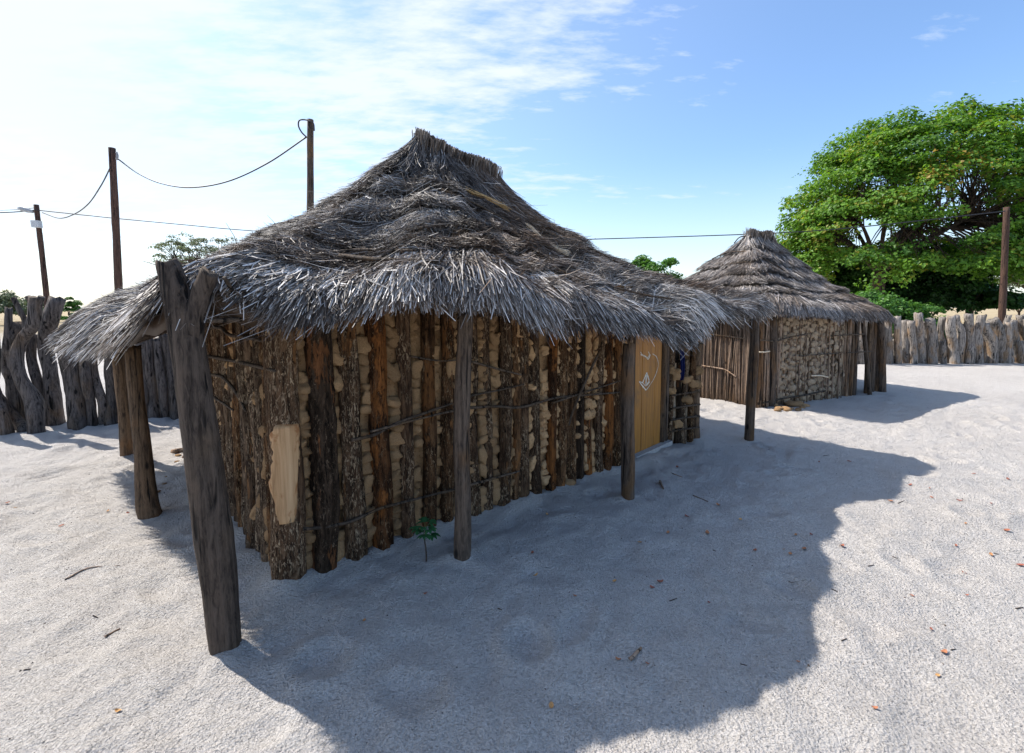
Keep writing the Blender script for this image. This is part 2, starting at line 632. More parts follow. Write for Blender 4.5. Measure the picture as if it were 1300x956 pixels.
# sand: pale grey with coarse dark grains, darker litter specks, footprints in the mesh itself
ms = Mat('pale_sand', 0.95, 0.12)
co = ms.coords((1, 1, 1), False)
big = ms.noise(co, 0.7, 5, 0.6)
medn = ms.noise(co, 6, 5, 0.62)
fine = ms.noise(co, 70, 4, 0.7)
grain = ms.voronoi(co, 85)
c = ms.ramp(big, [(0.3, (0.60, 0.552, 0.508)), (0.7, (0.68, 0.632, 0.585))])
c = ms.mix(ms.range(medn, 0.40, 0.72, 0.0, 0.45), c, (0.72, 0.67, 0.62))
c = ms.mix(ms.range(fine, 0.57, 0.70, 0.0, 0.42), c, (0.28, 0.245, 0.215))
speck = ms.math('MULTIPLY', ms.range(ms.voronoi(co, 21), 0.10, 0.045), ms.range(ms.noise(co, 2.3, 3), 0.45, 0.62))
c = ms.mix(speck, c, (0.12, 0.095, 0.08))
geo = ms.node('ShaderNodeNewGeometry')
sp = ms.node('ShaderNodeSeparateXYZ')
ms.l.new(geo.outputs['Position'], sp.inputs[0])
far = ms.range(ms.math('ADD', sp.outputs[1], ms.math('MULTIPLY', ms.noise(co, 0.15, 4), 14.0)), 26.0, 40.0)
c = ms.mix(far, c, ms.ramp(ms.noise(co, 0.3, 5), [(0.35, (0.33, 0.25, 0.14)), (0.65, (0.45, 0.37, 0.25))]))
ms.color(c)
ms.bump(fine, 1.0, 0.034)
ms.bump(grain, 0.8, 0.02)
ms.bump(ms.noise(co, 42, 7, 0.8), 0.55, 0.03)
ms.bump(medn, 0.5, 0.035)
M_SAND = ms.m

# ------------------------------------------------------------------ ground
_fp = []
for k in range(420):
    fx, fy = rng.uniform(-8, 10), rng.uniform(0.4, 11)
    _fp.append((fx, fy, rng.uniform(0, math.pi), rng.uniform(0.06, 0.12), rng.uniform(0.10, 0.18), rng.uniform(0.008, 0.026)))


def ground_z(x, y):
    x = np.atleast_1d(np.asarray(x, float))
    y = np.atleast_1d(np.asarray(y, float))
    z = 0.020 * noise2(x * 0.55, y * 0.55, 21) + 0.013 * noise2(x * 1.7, y * 1.7, 22) + 0.013 * noise2(x * 4.2, y * 4.2, 23)
    near = np.clip((14 - np.hypot(x, y)) / 5, 0, 1)
    z = z + near * (0.0105 * noise2(x * 9, y * 9, 24) + 0.0050 * noise2(x * 19, y * 19, 25))
    return z


def axis(a, b, step, lo, hi, growth=1.16):
    mid = list(np.arange(a, b + step * 0.5, step))
    s, v, right = step, mid[-1], []
    while v < hi:
        s *= growth
        v += s
        right.append(v)
    s, v, left = step, mid[0], []
    while v > lo:
        s *= growth
        v -= s
        left.append(v)
    return np.array(left[::-1] + mid + right)


gx = axis(-6.5, 8.0, 0.031, -900, 900)
gy = axis(0.6, 8.6, 0.031, -60, 1500)
GX, GY = np.meshgrid(gx, gy, indexing='ij')
GZ = ground_z(GX.ravel(), GY.ravel()).reshape(GX.shape)
for fx, fy, fa, fw, fl, fd in _fp:
    i0, i1 = np.searchsorted(gx, (fx - 0.35, fx + 0.35))
    j0, j1 = np.searchsorted(gy, (fy - 0.35, fy + 0.35))
    if i1 <= i0 or j1 <= j0:
        continue
    dx, dy = GX[i0:i1, j0:j1] - fx, GY[i0:i1, j0:j1] - fy
    u = (dx * math.cos(fa) + dy * math.sin(fa)) / fl
    v = (-dx * math.sin(fa) + dy * math.cos(fa)) / fw
    r2 = u * u + v * v
    GZ[i0:i1, j0:j1] += fd * (-np.exp(-r2 * 1.6) + 0.75 * np.exp(-((np.sqrt(r2) - 1.25) ** 2) * 7))
for px_, py_, hr in [(287, 822, 0.10), (587, 712, 0.08), (797, 635, 0.09), (951, 560, 0.09), (881, 559, 0.10), (192, 658, 0.09), (161, 580, 0.09)]:
    c_ = G(px_, py_)
    rr_ = np.hypot(GX - c_.x, GY - c_.y)
    GZ += 0.030 * np.exp(-(rr_ / (hr * 1.25)) ** 2) * (1 + 0.6 * noise2(GX.ravel() * 14, GY.ravel() * 14, 27).reshape(GX.shape)) * (rr_ < 1)
# sand drifted against the foot of the walls
_a, _b, _c2 = G(366, 738), G(884, 560), G(247, 592)
for p_, q_ in ((_a, _b), (_a, _c2)):
    ex, ey = q_.x - p_.x, q_.y - p_.y
    t_ = np.clip(((GX - p_.x) * ex + (GY - p_.y) * ey) / (ex * ex + ey * ey), 0, 1)
    dd_ = np.hypot(GX - p_.x - ex * t_, GY - p_.y - ey * t_)
    GZ += 0.035 * np.exp(-(dd_ / 0.16) ** 2) * (1 + 0.7 * noise2(GX.ravel() * 7, GY.ravel() * 7, 28).reshape(GX.shape)) * (dd_ < 1)
gv = np.stack([GX.ravel(), GY.ravel(), GZ.ravel()], 1)
ground = build('ground', (gv, [grid_faces(len(gx), len(gy))]), M_SAND)
ground['kind'] = 'structure'


# ------------------------------------------------------------------ thatched roof
PROF_S = np.array([0, .06, .12, .20, .30, .45, .60, .75, .88, .95, 1.0, 1.03, 1.06, 1.10, 1.16])
PROF_P = np.array([1, .88, .795, .70, .60, .445, .305, .19, .10, .055, .01, -.05, -.115, -.20, -.33])


def prof(s):
    return np.interp(s, PROF_S, PROF_P)


class Roof:
    def __init__(self, corners, zc, R0, R1, round_=0.05, seed=0, lump=0.03, N=600, bulge=0.0):
        """corners A (near), B, C, D in order round the eaves; zc = [(q, z)] eave height along q in 0..4"""
        c = np.array(corners, float)
        q = np.linspace(0, 4, N, endpoint=False)
        i = q.astype(int)
        f = (q - i)[:, None]
        E = c[i] * (1 - f) + c[(i + 1) % 4] * f
        R0, R1 = np.array(R0, float), np.array(R1, float)
        f = f[:, 0]
        k = np.where(i == 0, f, np.where(i == 1, 1, np.where(i == 2, 1 - f, 0)))[:, None]
        RR = R0 * (1 - k) + R1 * k
        zq = np.array(zc)
        z = np.interp(q, np.concatenate([zq[:, 0] - 4, zq[:, 0], zq[:, 0] + 4]), np.tile(zq[:, 1], 3))
        if bulge:
            d_ = c[1] - c[0]
            d_ = np.array([d_[1], -d_[0]]) / np.linalg.norm(d_)
            E = E + d_ * (bulge * np.exp(-((q - 0.29) / 0.18) ** 2) * (q < 1))[:, None]
        w = max(3, int(round_ * N))
        ker = np.hanning(w + 2)[1:-1]
        ker /= ker.sum()

        def sm(a):
            return np.convolve(np.concatenate([a[-w:], a, a[:w]]), ker, 'same')[w:-w]
        E = np.stack([sm(E[:, 0]), sm(E[:, 1])], 1)
        RR = np.stack([sm(RR[:, 0]), sm(RR[:, 1]), sm(RR[:, 2])], 1)
        d = np.linalg.norm(np.diff(np.concatenate([E, E[:1]]), axis=0), axis=1)
        cum = np.concatenate([[0], np.cumsum(d)])
        self.per = cum[-1]
        u = np.linspace(0, self.per, N, endpoint=False)
        g = lambda a: np.interp(u, cum, np.concatenate([a, a[:1]]))
        self.N = N
        self.E = np.stack([g(E[:, 0]), g(E[:, 1])], 1)
        self.R = np.stack([g(RR[:, 0]), g(RR[:, 1]), g(RR[:, 2])], 1)
        self.ze = g(z)
        self.q = g(q)
        self.seed = seed
        self.lump = lump
        self.sag = None
        self.courses = np.array([0.0, .17, .34, .50, .66, .82])

    def fit(self, smax, front, left, iters=4):
        """raise or lower the eaves so that the fringe hangs at the heights measured in the photo"""
        w = np.arange(self.N) / self.N
        for _ in range(iters):
            P = self.S(w, smax(w))
            c, s = math.cos(PITCH), math.sin(PITCH)
            d = c * P[:, 1] - s * (P[:, 2] - HCAM)
            px = 650 + F_PX * P[:, 0] / d
            want = np.where(self.q < 1.0, np.interp(px, *front), np.interp(px, *left))
            use = (self.q < 1.0) | (self.q > 3.0)
            t = (433.5 - want) / F_PX
            z = HCAM + P[:, 1] * (c * t - s) / (c + s * t)
            dz = np.where(use, z - P[:, 2], 0)
            k = np.hanning(15)
            k /= k.sum()
            dz = np.convolve(np.concatenate([dz[-15:], dz, dz[:15]]), k, 'same')[15:-15]
            self.ze = np.clip(self.ze + dz * 0.9, 1.15, 1.95)

    def _at(self, tab, w):
        x = (w % 1.0) * self.N
        i = x.astype(int) % self.N
        f = x - np.floor(x)
        j = (i + 1) % self.N
        if tab.ndim == 2:
            f = f[:, None]
        return tab[i] * (1 - f) + tab[j] * f

    def S(self, w, s, off=0.0):
        E, Rr, ze = self._at(self.E, w), self._at(self.R, w), self._at(self.ze, w)
        xy = Rr[:, :2] + (E - Rr[:, :2]) * s[:, None]
        z = ze + (Rr[:, 2] - ze) * prof(s)
        z = z + self.lump * (noise2(xy[:, 0] * 1.6, xy[:, 1] * 1.6, self.seed + 31) + 0.5 * noise2(xy[:, 0] * 4, xy[:, 1] * 4, self.seed + 32)) * np.clip(s * 6, 0, 1)
        if self.sag:
            q0, qw, amp = self.sag
            qq = self._at(self.q, w)
            z = z - amp * np.exp(-((qq - q0) / qw) ** 2) * np.sin(np.pi * np.clip(s, 0, 1) ** 0.8)
        P = np.concatenate([xy, z[:, None]], 1)
        return P

    def frame(self, w, s):
        e = 0.004
        P = self.S(w, s)
        Ts = (self.S(w, s + 0.02) - P) / 0.02
        Tw = (self.S(w + e, s) - self.S(w - e, s)) / (2 * e)
        n = np.cross(Tw, Ts)
        n /= np.linalg.norm(n, axis=1)[:, None] + 1e-9
        n *= np.sign(n[:, 2:3] + 1e-9)
        return P, Ts, Tw, n

    def course_frac(self, w, s):
        wob = 0.035 * noise2(w * 26, w * 0, self.seed + 41) + 0.022 * noise2(w * 80, w * 0, self.seed + 42)
        x = s + wob
        i = np.clip(np.searchsorted(self.courses, x, side='right') - 1, 0, len(self.courses) - 1)
        a = self.courses[i]
        b = np.concatenate([self.courses[1:], [1.02]])[i]
        return np.clip((x - a) / (b - a), 0, 1), i, b - wob

    def shell(self, thick):
        """the packed body of the thatch: upper and lower skin closed at the eaves"""
        nw, ns = 260, 46
        ss = np.linspace(0, 1.0, ns)
        W, Sx = np.meshgrid(np.arange(nw) / nw, ss, indexing='ij')
        w, s = W.ravel(), Sx.ravel()
        fr, ci, _ = self.course_frac(w, s)
        amp = 0.5 + 0.5 * noise2(w * 40, s * 6, self.seed + 43)
        P = self.S(w, s)
        top = P + np.array([0, 0, 1.0]) * (0.055 * fr * amp - 0.02)[:, None]
        bot = P - np.array([0, 0, 1.0]) * (thick * (0.55 + 0.45 * np.clip(1 - s, 0, 1)))[:, None]
        f = grid_faces(nw, ns, True)
        n = len(top)
        rim = np.stack([np.arange(nw) * ns + ns - 1, ((np.arange(nw) + 1) % nw) * ns + ns - 1], 1)
        rimq = np.stack([rim[:, 0], rim[:, 1], rim[:, 1] + n, rim[:, 0] + n], 1)
        V = np.concatenate([top, bot])
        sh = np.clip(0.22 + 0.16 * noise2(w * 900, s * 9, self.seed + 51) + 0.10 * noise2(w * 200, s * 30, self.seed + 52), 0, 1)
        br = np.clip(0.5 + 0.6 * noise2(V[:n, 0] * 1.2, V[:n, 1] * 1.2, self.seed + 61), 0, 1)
        return (V, [f, f[:, ::-1] + n, rimq]), {'shade': np.concatenate([sh, sh * 0.15]), 'brown': np.concatenate([br, br])}  # lower skin gets a darkened colour, standing in for shade under the roof

    def stems(self, n, wmask=None, length=(0.25, 0.6), width=(0.0025, 0.005), mode='field', mess=1.0, lift=0.03, brown_bias=0.0, shade_bias=0.0, smax=None, seed=1, wf=None, scat=0.24):
        r = np.random.default_rng(self.seed * 100 + seed)
        if wf is None:
            w = r.random(n)
        else:
            w = wf(r, n)
        if mode == 'field':
            s0 = np.sqrt(r.random(n)) * 0.97
        elif mode == 'ridge':
            s0 = r.random(n) ** 1.3 * 0.12
        else:
            s0 = 1 - r.random(n) ** 1.4 * 0.16
        L = r.uniform(*length, n)
        run = np.linalg.norm(self._at(self.E, w) - self._at(self.R, w)[:, :2], axis=1)
        fr, ci, send = self.course_frac(w, s0)
        ds = L / (run * 1.12)
        s1 = s0 + ds
        if mode == 'field':
            lim = send + r.uniform(-0.03, 0.020, n)
            s1 = np.where((ci < 5) & (s1 > lim), lim, s1)
            s0 = np.minimum(s0, s1 - ds * 0.55)
            s0 = np.clip(s0, 0.0, None)
        mx = (smax(w) if smax is not None else 1.03 + w * 0) + r.normal(0, 0.010, n)
        s1 = np.minimum(s1, mx)
        if mode == 'eave':
            s1 = mx - r.random(n) ** 2 * 0.05
            s0 = s1 - ds
        P0, Ts, Tw, nn = self.frame(w, s0)
        # direction wanders in tufts
        q = P0[:, :2]
        dev = 0.24 * noise2(q[:, 0] * 3.2, q[:, 1] * 3.2, self.seed + 71) + 0.22 * noise2(q[:, 0] * 9, q[:, 1] * 9, self.seed + 72)
        ang = (dev + r.normal(0, scat, n) + (r.random(n) < 0.07) * r.normal(0, 0.8, n)) * mess
        dw = np.tan(np.clip(ang, -1.2, 1.2)) * L / (np.linalg.norm(Tw, axis=1) + 1e-6)
        dw = np.clip(dw, -0.03, 0.03)
        curl = r.normal(0, 0.25, n) * dw * 1.0
        tuft = 0.5 + 0.5 * noise2(q[:, 0] * 7, q[:, 1] * 7, self.seed + 73)
        lf = (r.random(n) ** 1.8) * lift
        pts = []
        base = r.uniform(-0.012, 0.022, n)
        for k, t in enumerate((0.0, 0.4, 0.75, 1.0)):
            s = s0 + (s1 - s0) * t
            ww = w + dw * t + curl * math.sin(t * 3.14)
            f2 = fr + (1 - fr) * t
            amp = 0.5 + 0.5 * noise2(w * 40, s * 6, self.seed + 43)
            o = base + 0.070 * f2 * amp + 0.022 * tuft * t + lf * t * t
            P = self.S(ww, s)
            pts.append(P + nn * o[:, None])
        W = r.uniform(*width, n)
        V = []
        roll = r.uniform(-0.9, 0.9, n)
        for k in range(4):
            a = pts[max(k - 1, 0)]
            b = pts[min(k + 1, 3)]
            t = b - a
            t /= np.linalg.norm(t, axis=1)[:, None] + 1e-9
            side = np.cross(t, nn)
            side /= np.linalg.norm(side, axis=1)[:, None] + 1e-9
            up = np.cross(side, t)
            sd = side * np.cos(roll)[:, None] + up * np.sin(roll)[:, None]
            wd = W * (1.0, 1.0, 0.85, 0.45)[k]
            V += [pts[k] - sd * wd[:, None], pts[k] + sd * wd[:, None]]
        V = np.stack(V, 1).reshape(-1, 3)
        b = np.arange(n)[:, None] * 8
        Q = np.concatenate([b + np.array([[2 * k, 2 * k + 1, 2 * k + 3, 2 * k + 2]]) for k in range(3)])
        wea = 0.5 + 0.5 * noise2(q[:, 0] * 1.1, q[:, 1] * 1.1, self.seed + 61) + 0.25 * noise2(q[:, 0] * 4, q[:, 1] * 4, self.seed + 62)
        qq = self._at(self.q[:, None], w)[:, 0]
        br = np.clip(wea * 1.1 - 0.42 + 0.30 * np.exp(-((qq - 0.8) / 0.3) ** 2) * (s0 < 0.9) + brown_bias + r.normal(0, 0.22, n), 0, 1)
        if mode == 'eave':
            sh_extra = r.normal(0, 0.16, n)
        else:
            sh_extra = 0
        sh = np.clip(sh_extra + 0.43 + shade_bias + 0.30 * noise2(q[:, 0] * 5, q[:, 1] * 5, self.seed + 74) + r.normal(0, 0.23, n), 0, 1)
        return (V, [Q]), {'shade': np.repeat(sh, 8), 'brown': np.repeat(br, 8)}


def stem_part(roof, name, parent, origin, mat, **kw):
    VF, at_ = roof.stems(**kw)
    o = build(name, VF, mat, parent, origin, False, at_)
    o['kind'] = 'stuff'
    return o


def ridge_stubs(roof, R0, R1, n, h, wid, parent, origin, mat, seed=5):
    """cut stem ends standing along the ridge"""
    r = np.random.default_rng(seed)
    t = r.random(n)
    Ra, Rb = np.array(R0, float), np.array(R1, float)
    P = Ra + (Rb - Ra) * t[:, None]
    d = (Rb - Ra) / np.linalg.norm(Rb - Ra)
    side = np.array([-d[1], d[0], 0])
    off = r.normal(0, wid, n)
    P = P + side * off[:, None] + d * r.normal(0, 0.03, n)[:, None]
    top = P.copy()
    hh = h * (0.75 + 0.35 * noise2(t * 9, t * 0, 91)) * r.uniform(0.75, 1.05, n)
    P[:, 2] -= 0.10 + np.abs(off) * 1.2
    top[:, 2] += hh - np.abs(off) * 0.8
    top[:, :2] += side[:2] * (off * 0.35 + r.normal(0, 0.018, n))[:, None] + d[:2] * r.normal(0, 0.02, n)[:, None]
    a = r.uniform(0, math.pi, n)
    sd = np.stack([np.cos(a), np.sin(a), a * 0], 1) * r.uniform(0.003, 0.007, n)[:, None]
    V = np.stack([P - sd, P + sd, top + sd * 0.8, top - sd * 0.8], 1).reshape(-1, 3)
    Q = np.arange(n)[:, None] * 4 + np.arange(4)[None]
    o = build('ridge_cap', (V, [Q]), mat, parent, origin, False, {'shade': np.repeat(np.clip(r.normal(0.32, 0.2, n), 0, 1), 4), 'brown': np.repeat(r.random(n) * 0.7, 4)})
    o['kind'] = 'stuff'
    return o


# ------------------------------------------------------------------ clods (shared meshes)
def blob(name, seed, sx=1, sy=1, sz=1, sub=2, amp=0.22, mat=None, boxy=1.0):
    bm = bmesh.new()
    bmesh.ops.create_icosphere(bm, subdivisions=sub, radius=1.0)
    co_ = np.array([v.co[:] for v in bm.verts])
    co_ = np.sign(co_) * np.abs(co_) ** boxy
    for v, c_ in zip(bm.verts, co_):
        v.co = c_
    d = 1 + amp * noise(co_ * 1.3 + seed * 9.1, 77) + amp * 0.5 * noise(co_ * 3.1 + seed * 3.3, 78) + amp * 0.28 * noise(co_ * 6.5 + seed * 1.3, 79)
    for v, k in zip(bm.verts, d):
        v.co = Vector((v.co.x * sx, v.co.y * sy, v.co.z * sz)) * float(k)
    for f in bm.faces:
        f.smooth = True
    me = bpy.data.meshes.new(name)
    bm.to_mesh(me)
    bm.free()
    if mat:
        me.materials.append(mat)
    return me


CLODS = [blob('mud_clod', k, 1, 0.8, 1.0, 3 if k < 12 else 2, 0.40, M_CLOD, 0.8) for k in range(12)]

# ------------------------------------------------------------------ the near hut
W0 = G(366, 738)
W1 = G(884, 560)
W3 = G(247, 592)
W0.z = W1.z = W3.z = 0
U = (W1 - W0).normalized()
W2 = W3 + (W1 - W0) * 0.98
HUT_C = (W0 + W2) / 2
hut = thing('pole_and_mud_hut', 'large near hut of bark poles and mud with wide grey thatched roof and yellow door', 'hut', HUT_C)

# roof first
R0 = at(533, 172, 4.69)
R1 = at(626, 215, 5.30)
roofA = Roof([(-1.56, 2.12), (3.05, 5.38), (0.35, 8.60), (-4.72, 4.92)],
             [(0.0, 1.62), (0.06, 1.60), (0.12, 1.53), (0.35, 1.60), (0.5, 1.52), (0.72, 1.40), (0.80, 1.44), (1.0, 1.56), (2, 1.5), (3.0, 1.56), (3.5, 1.58), (3.95, 1.66)],
             R0, R1, 0.045, 1, 0.035, bulge=0.35)


def smaxA(w):
    q = roofA._at(roofA.q[:, None], w)[:, 0]
    k = 1.045 + 0.018 * noise2(w * 60, w * 0, 301) + 0.012 * noise2(w * 190, w * 0, 302)
    k = k - 0.004 + 0.02 * np.exp(-((q - 0.73) / 0.06) ** 2) - 0.06 * np.exp(-((q - 0.03) / 0.05) ** 2) - 0.02 * np.exp(-((q - 0.88) / 0.07) ** 2) + 0.02 * np.exp(-((q - 3.25) / 0.3) ** 2)
    return k


FRONT = np.array([(190, 372), (230, 368), (280, 376), (325, 392), (350, 418), (372, 425), (440, 410), (500, 397), (560, 394), (620, 398), (690, 422), (750, 417), (800, 426), (850, 436), (872, 444), (890, 425), (905, 406), (960, 402), (1000, 390)], float).T
LEFT = np.array([(40, 425), (70, 436), (104, 452), (150, 448), (181, 440), (203, 412), (217, 385)], float).T
roofA.sag = (1.05, 0.34, 0.21)
roofA.fit(smaxA, FRONT, LEFT)
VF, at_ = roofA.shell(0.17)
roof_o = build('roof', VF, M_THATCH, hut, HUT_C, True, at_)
# positions along the eaves that face the camera (front and left sides) get most of the stems
qv = roofA.q
vis = np.where((qv < 1.05) | (qv > 2.95), 1.0, 0.28)
wmid = np.exp(-((qv - 0.35) / 0.5) ** 2)
cdf = np.cumsum(vis * (1 + 0.5 * wmid))
cdf /= cdf[-1]


def wfA(r, n):
    return np.interp(r.random(n), cdf, np.arange(roofA.N) / roofA.N)


stem_part(roofA, 'thatch', roof_o, HUT_C, M_THATCH, n=185000, length=(0.14, 0.42), width=(0.0012, 0.0031), mess=1.0, lift=0.032, smax=smaxA, seed=1, wf=wfA, brown_bias=0.12, shade_bias=-0.07)
stem_part(roofA, 'loose_stems', roof_o, HUT_C, M_THATCH, n=22000, length=(0.06, 0.20), width=(0.0012, 0.0030), mess=2.6, lift=0.065, smax=smaxA, seed=2, wf=wfA, shade_bias=0.12)
stem_part(roofA, 'eave_fringe', roof_o, HUT_C, M_THATCH, n=29000, length=(0.20, 0.50), width=(0.0026, 0.0055), mode='eave', mess=0.7, lift=0.06, smax=smaxA, seed=3, wf=wfA, brown_bias=-0.4, shade_bias=0.10, scat=0.26)
stem_part(roofA, 'stray_twigs', roof_o, HUT_C, M_THATCH, n=800, length=(0.15, 0.42), width=(0.0018, 0.0036), mess=5.0, lift=0.16, smax=smaxA, seed=8, wf=wfA, shade_bias=0.2)
stem_part(roofA, 'ridge_thatch', roof_o, HUT_C, M_THATCH, n=7000, length=(0.2, 0.5), width=(0.002, 0.0042), mode='ridge', mess=0.8, lift=0.04, seed=4, shade_bias=-0.1)
ridge_stubs(roofA, R0 + Vector((0, 0, 0.0)), R1, 3400, 0.075, 0.045, roof_o, HUT_C, M_THATCH)


def roof_stick(roof, pts, rad, mat, parent, name='binding_stick', off=0.055, sides=6, seed=1):
    """a stick lying on the thatch; pts = [(w, s)]"""
    w = np.array([p[0] for p in pts])
    s = np.array([p[1] for p in pts])
    P, Ts, Tw, n = roof.frame(w, s)
    P = P + n * off
    o = build(name, tube(P, rad, 12, sides, 0.15, 0, seed), mat, parent, P[0])
    return o


# find (w, s) whose projection is a photo pixel
_W, _S = np.meshgrid(np.linspace(0, 1, 500, endpoint=False), np.linspace(0.02, 1.0, 120), indexing='ij')


def locator(roof):
    P = roof.S(_W.ravel(), _S.ravel())
    _, _, _, n = roof.frame(_W.ravel(), _S.ravel())
    c, s = math.cos(PITCH), math.sin(PITCH)
    y, z = P[:, 1], P[:, 2] - HCAM
    d = c * y - s * z
    v = c * z + s * y
    px, py = 650 + F_PX * P[:, 0] / d, 433.5 - F_PX * v / d
    face = ((np.array([0, 0, HCAM]) - P) * n).sum(1) > 0

    def f(x, yy):
        e = (px - x) ** 2 + (py - yy) ** 2 + np.where(face & (d > 0.3), 0, 1e9)
        i = int(np.argmin(e))
        return _W.ravel()[i], _S.ravel()[i]
    return f


locA = locator(roofA)
for k, (pp, r_) in enumerate([
        ([(430, 339), (490, 345), (560, 346)], 0.013), ([(520, 305), (570, 296), (610, 296)], 0.010),
        ([(560, 252), (600, 268), (640, 290)], 0.010), ([(395, 336), (450, 330), (530, 334)], 0.010),
        ([(775, 374), (820, 378), (850, 380)], 0.009), ([(655, 345), (700, 352), (740, 366)], 0.009),
        ([(330, 318), (300, 326), (262, 332)], 0.010), ([(690, 300), (740, 318), (790, 345)], 0.008)]):
    roof_stick(roofA, [locA(*p) for p in pp], [r_, r_ * 1.1, r_ * 0.8], M_LATH, roof_o, off=0.075, seed=k)


def straw_bundle(a, b, mat, n=60):
    """a tuft of newer straw used to patch the thatch"""
    parts = []
    wa, wb = np.array(locA(*a)), np.array(locA(*b))
    for k in range(n):
        j = rng.normal(0, 1, 4) * (0.0012, 0.004, 0.0022, 0.007)
        t0 = rng.uniform(0, 0.3)
        pts = np.array([wa + (wb - wa) * t0 + j[:2], (wa + wb) / 2 + j[:2] * 0.6, wb + j[2:]])
        P, _, _, n_ = roofA.frame(pts[:, 0], pts[:, 1])
        parts.append(tube(P + n_ * (0.06 + rng.uniform(0, 0.03)), [0.0025, 0.003, 0.0015], 4, 4, cap=False))
    return build('straw_patch', join(parts), mat, roof_o, roofA.S(np.array([wa[0]]), np.array([wa[1]]))[0])


straw_bundle((585, 248), (640, 272), M_STRAW)
straw_bundle((663, 292), (718, 326), M_STRAW_PALE)

# ---- walls
NF = Vector((U.y, -U.x, 0))                       # outward normal of the front wall
V3 = (W3 - W0).normalized()
NL = Vector((-V3.y, V3.x, 0))
if NL.x > 0:
    NL = -NL


def wall_z(p):
    """underside of the roof above a point of the wall, so that the timbers end inside the thatch"""
    return 1.72


def backing(p0, p1, nrm, z0, z1, inset, seed, thick=0.05, step=0.035):
    L = (p1 - p0).length
    nu, nv = max(3, int(L / step)), max(3, int((z1 - z0) / step))
    Ux = np.array((p1 - p0).normalized()[:])
    nn = np.array(nrm[:])
    uu, vv = np.meshgrid(np.linspace(0, L, nu), np.linspace(z0, z1, nv), indexing='ij')
    u, v = uu.ravel(), vv.ravel()
    b = np.array(p0[:]) + Ux * u[:, None] + np.array([0, 0, 1.0]) * v[:, None] - nn * inset
    d = 0.014 * noise2(u * 9, v * 9, seed) + 0.010 * noise2(u * 22, v * 22, seed + 1)
    V = np.concatenate([b + nn * d[:, None], b - nn * thick])
    f = grid_faces(nu, nv)
    n = len(b)
    I = np.arange(nu * nv).reshape(nu, nv)
    rim = np.concatenate([I[:, 0], I[-1, 1:], I[::-1, -1][1:], I[0, ::-1][1:]])
    rq = np.stack([rim[:-1], rim[1:], rim[1:] + n, rim[:-1] + n], 1)
    return V, [f, f[:, ::-1] + n, rq]


n_clod = 0


def pole(wall, p, r, h, mat, lean, seed, nrm, sides=14, rings=16, name='pole', rough=0.17):
    a = Vector((p.x, p.y, -0.12))
    tdir = Vector((-nrm.y, nrm.x, 0))
    b1, b2 = random.uniform(-0.028, 0.028), random.uniform(-0.02, 0.02)
    P = [a, a + Vector((0, 0, 0.12 + h * 0.33)) + tdir * (lean * 0.33 + b1) + nrm * b2,
         a + Vector((0, 0, 0.12 + h * 0.68)) + tdir * (lean * 0.68 + b2) - nrm * b2 * 0.5, a + Vector((0, 0, 0.12 + h)) + tdir * lean]
    k = random.uniform(0.86, 1.06)
    VF_ = tube(P, [r * 1.08, r, r * (1 + k) / 2, r * k], rings, sides, rough, rough * 1.15, seed)
    return build(name, VF_, mat, wall, Vector((p.x, p.y, 0)))


EXTRA = {}
CLOD_V = [(np.array([v.co[:] for v in me.vertices]), np.array([p.vertices[:] for p in me.polygons])) for me in CLODS]


def clod_stack(wall, p, z0, z1, width, nrm, out, limit):
    """lumps of mud pushed between two poles: uneven sizes, some fallen out; past the limit they are joined"""
    global n_clod
    z = z0 + random.uniform(0, 0.08)
    tdir = Vector((-nrm.y, nrm.x, 0))
    while z < z1:
        sz = random.choice([0.03, 0.038, 0.045, 0.055, 0.07])
        if random.random() < 0.14:
            z += random.uniform(0.04, 0.16)
        sx = (width + 0.03) * random.uniform(0.42, 0.72)
        loc = Vector((p.x, p.y, z + sz * 0.8)) + nrm * (out - 0.010 + random.uniform(-0.022, 0.016)) + tdir * random.uniform(-0.25, 0.25) * width
        sc_ = Vector((sx * 1.05, 0.045, sz))
        rot = (random.uniform(-0.3, 0.3), random.uniform(-0.3, 0.3), math.atan2(-nrm.x, nrm.y) + random.uniform(-0.4, 0.4))
        i = random.randrange(len(CLODS))
        if n_clod < limit:
            o = link('mud_clod', CLODS[i], wall, loc)
            o.scale = sc_
            o.rotation_euler = rot
        else:
            M = np.array(Euler(rot).to_matrix()) * np.array(sc_[:])
            EXTRA.setdefault(wall, []).append((CLOD_V[i][0] @ M.T + np.array(loc[:]), [CLOD_V[i][1]]))
        n_clod += 1
        z += sz * random.uniform(1.45, 1.85)


def flush_clods(wall):
    if wall in EXTRA:
        o = build('mud_clods', join(EXTRA.pop(wall)), M_CLOD, wall, WORLD[wall])
        o['kind'] = 'stuff'


def wall_part(p0, p1, nrm, seed, label=None):
    w = build('wall', backing(p0, p1, nrm, -0.1, 1.74, 0.035, seed), M_MUD, hut, (p0 + p1) / 2)
    return w


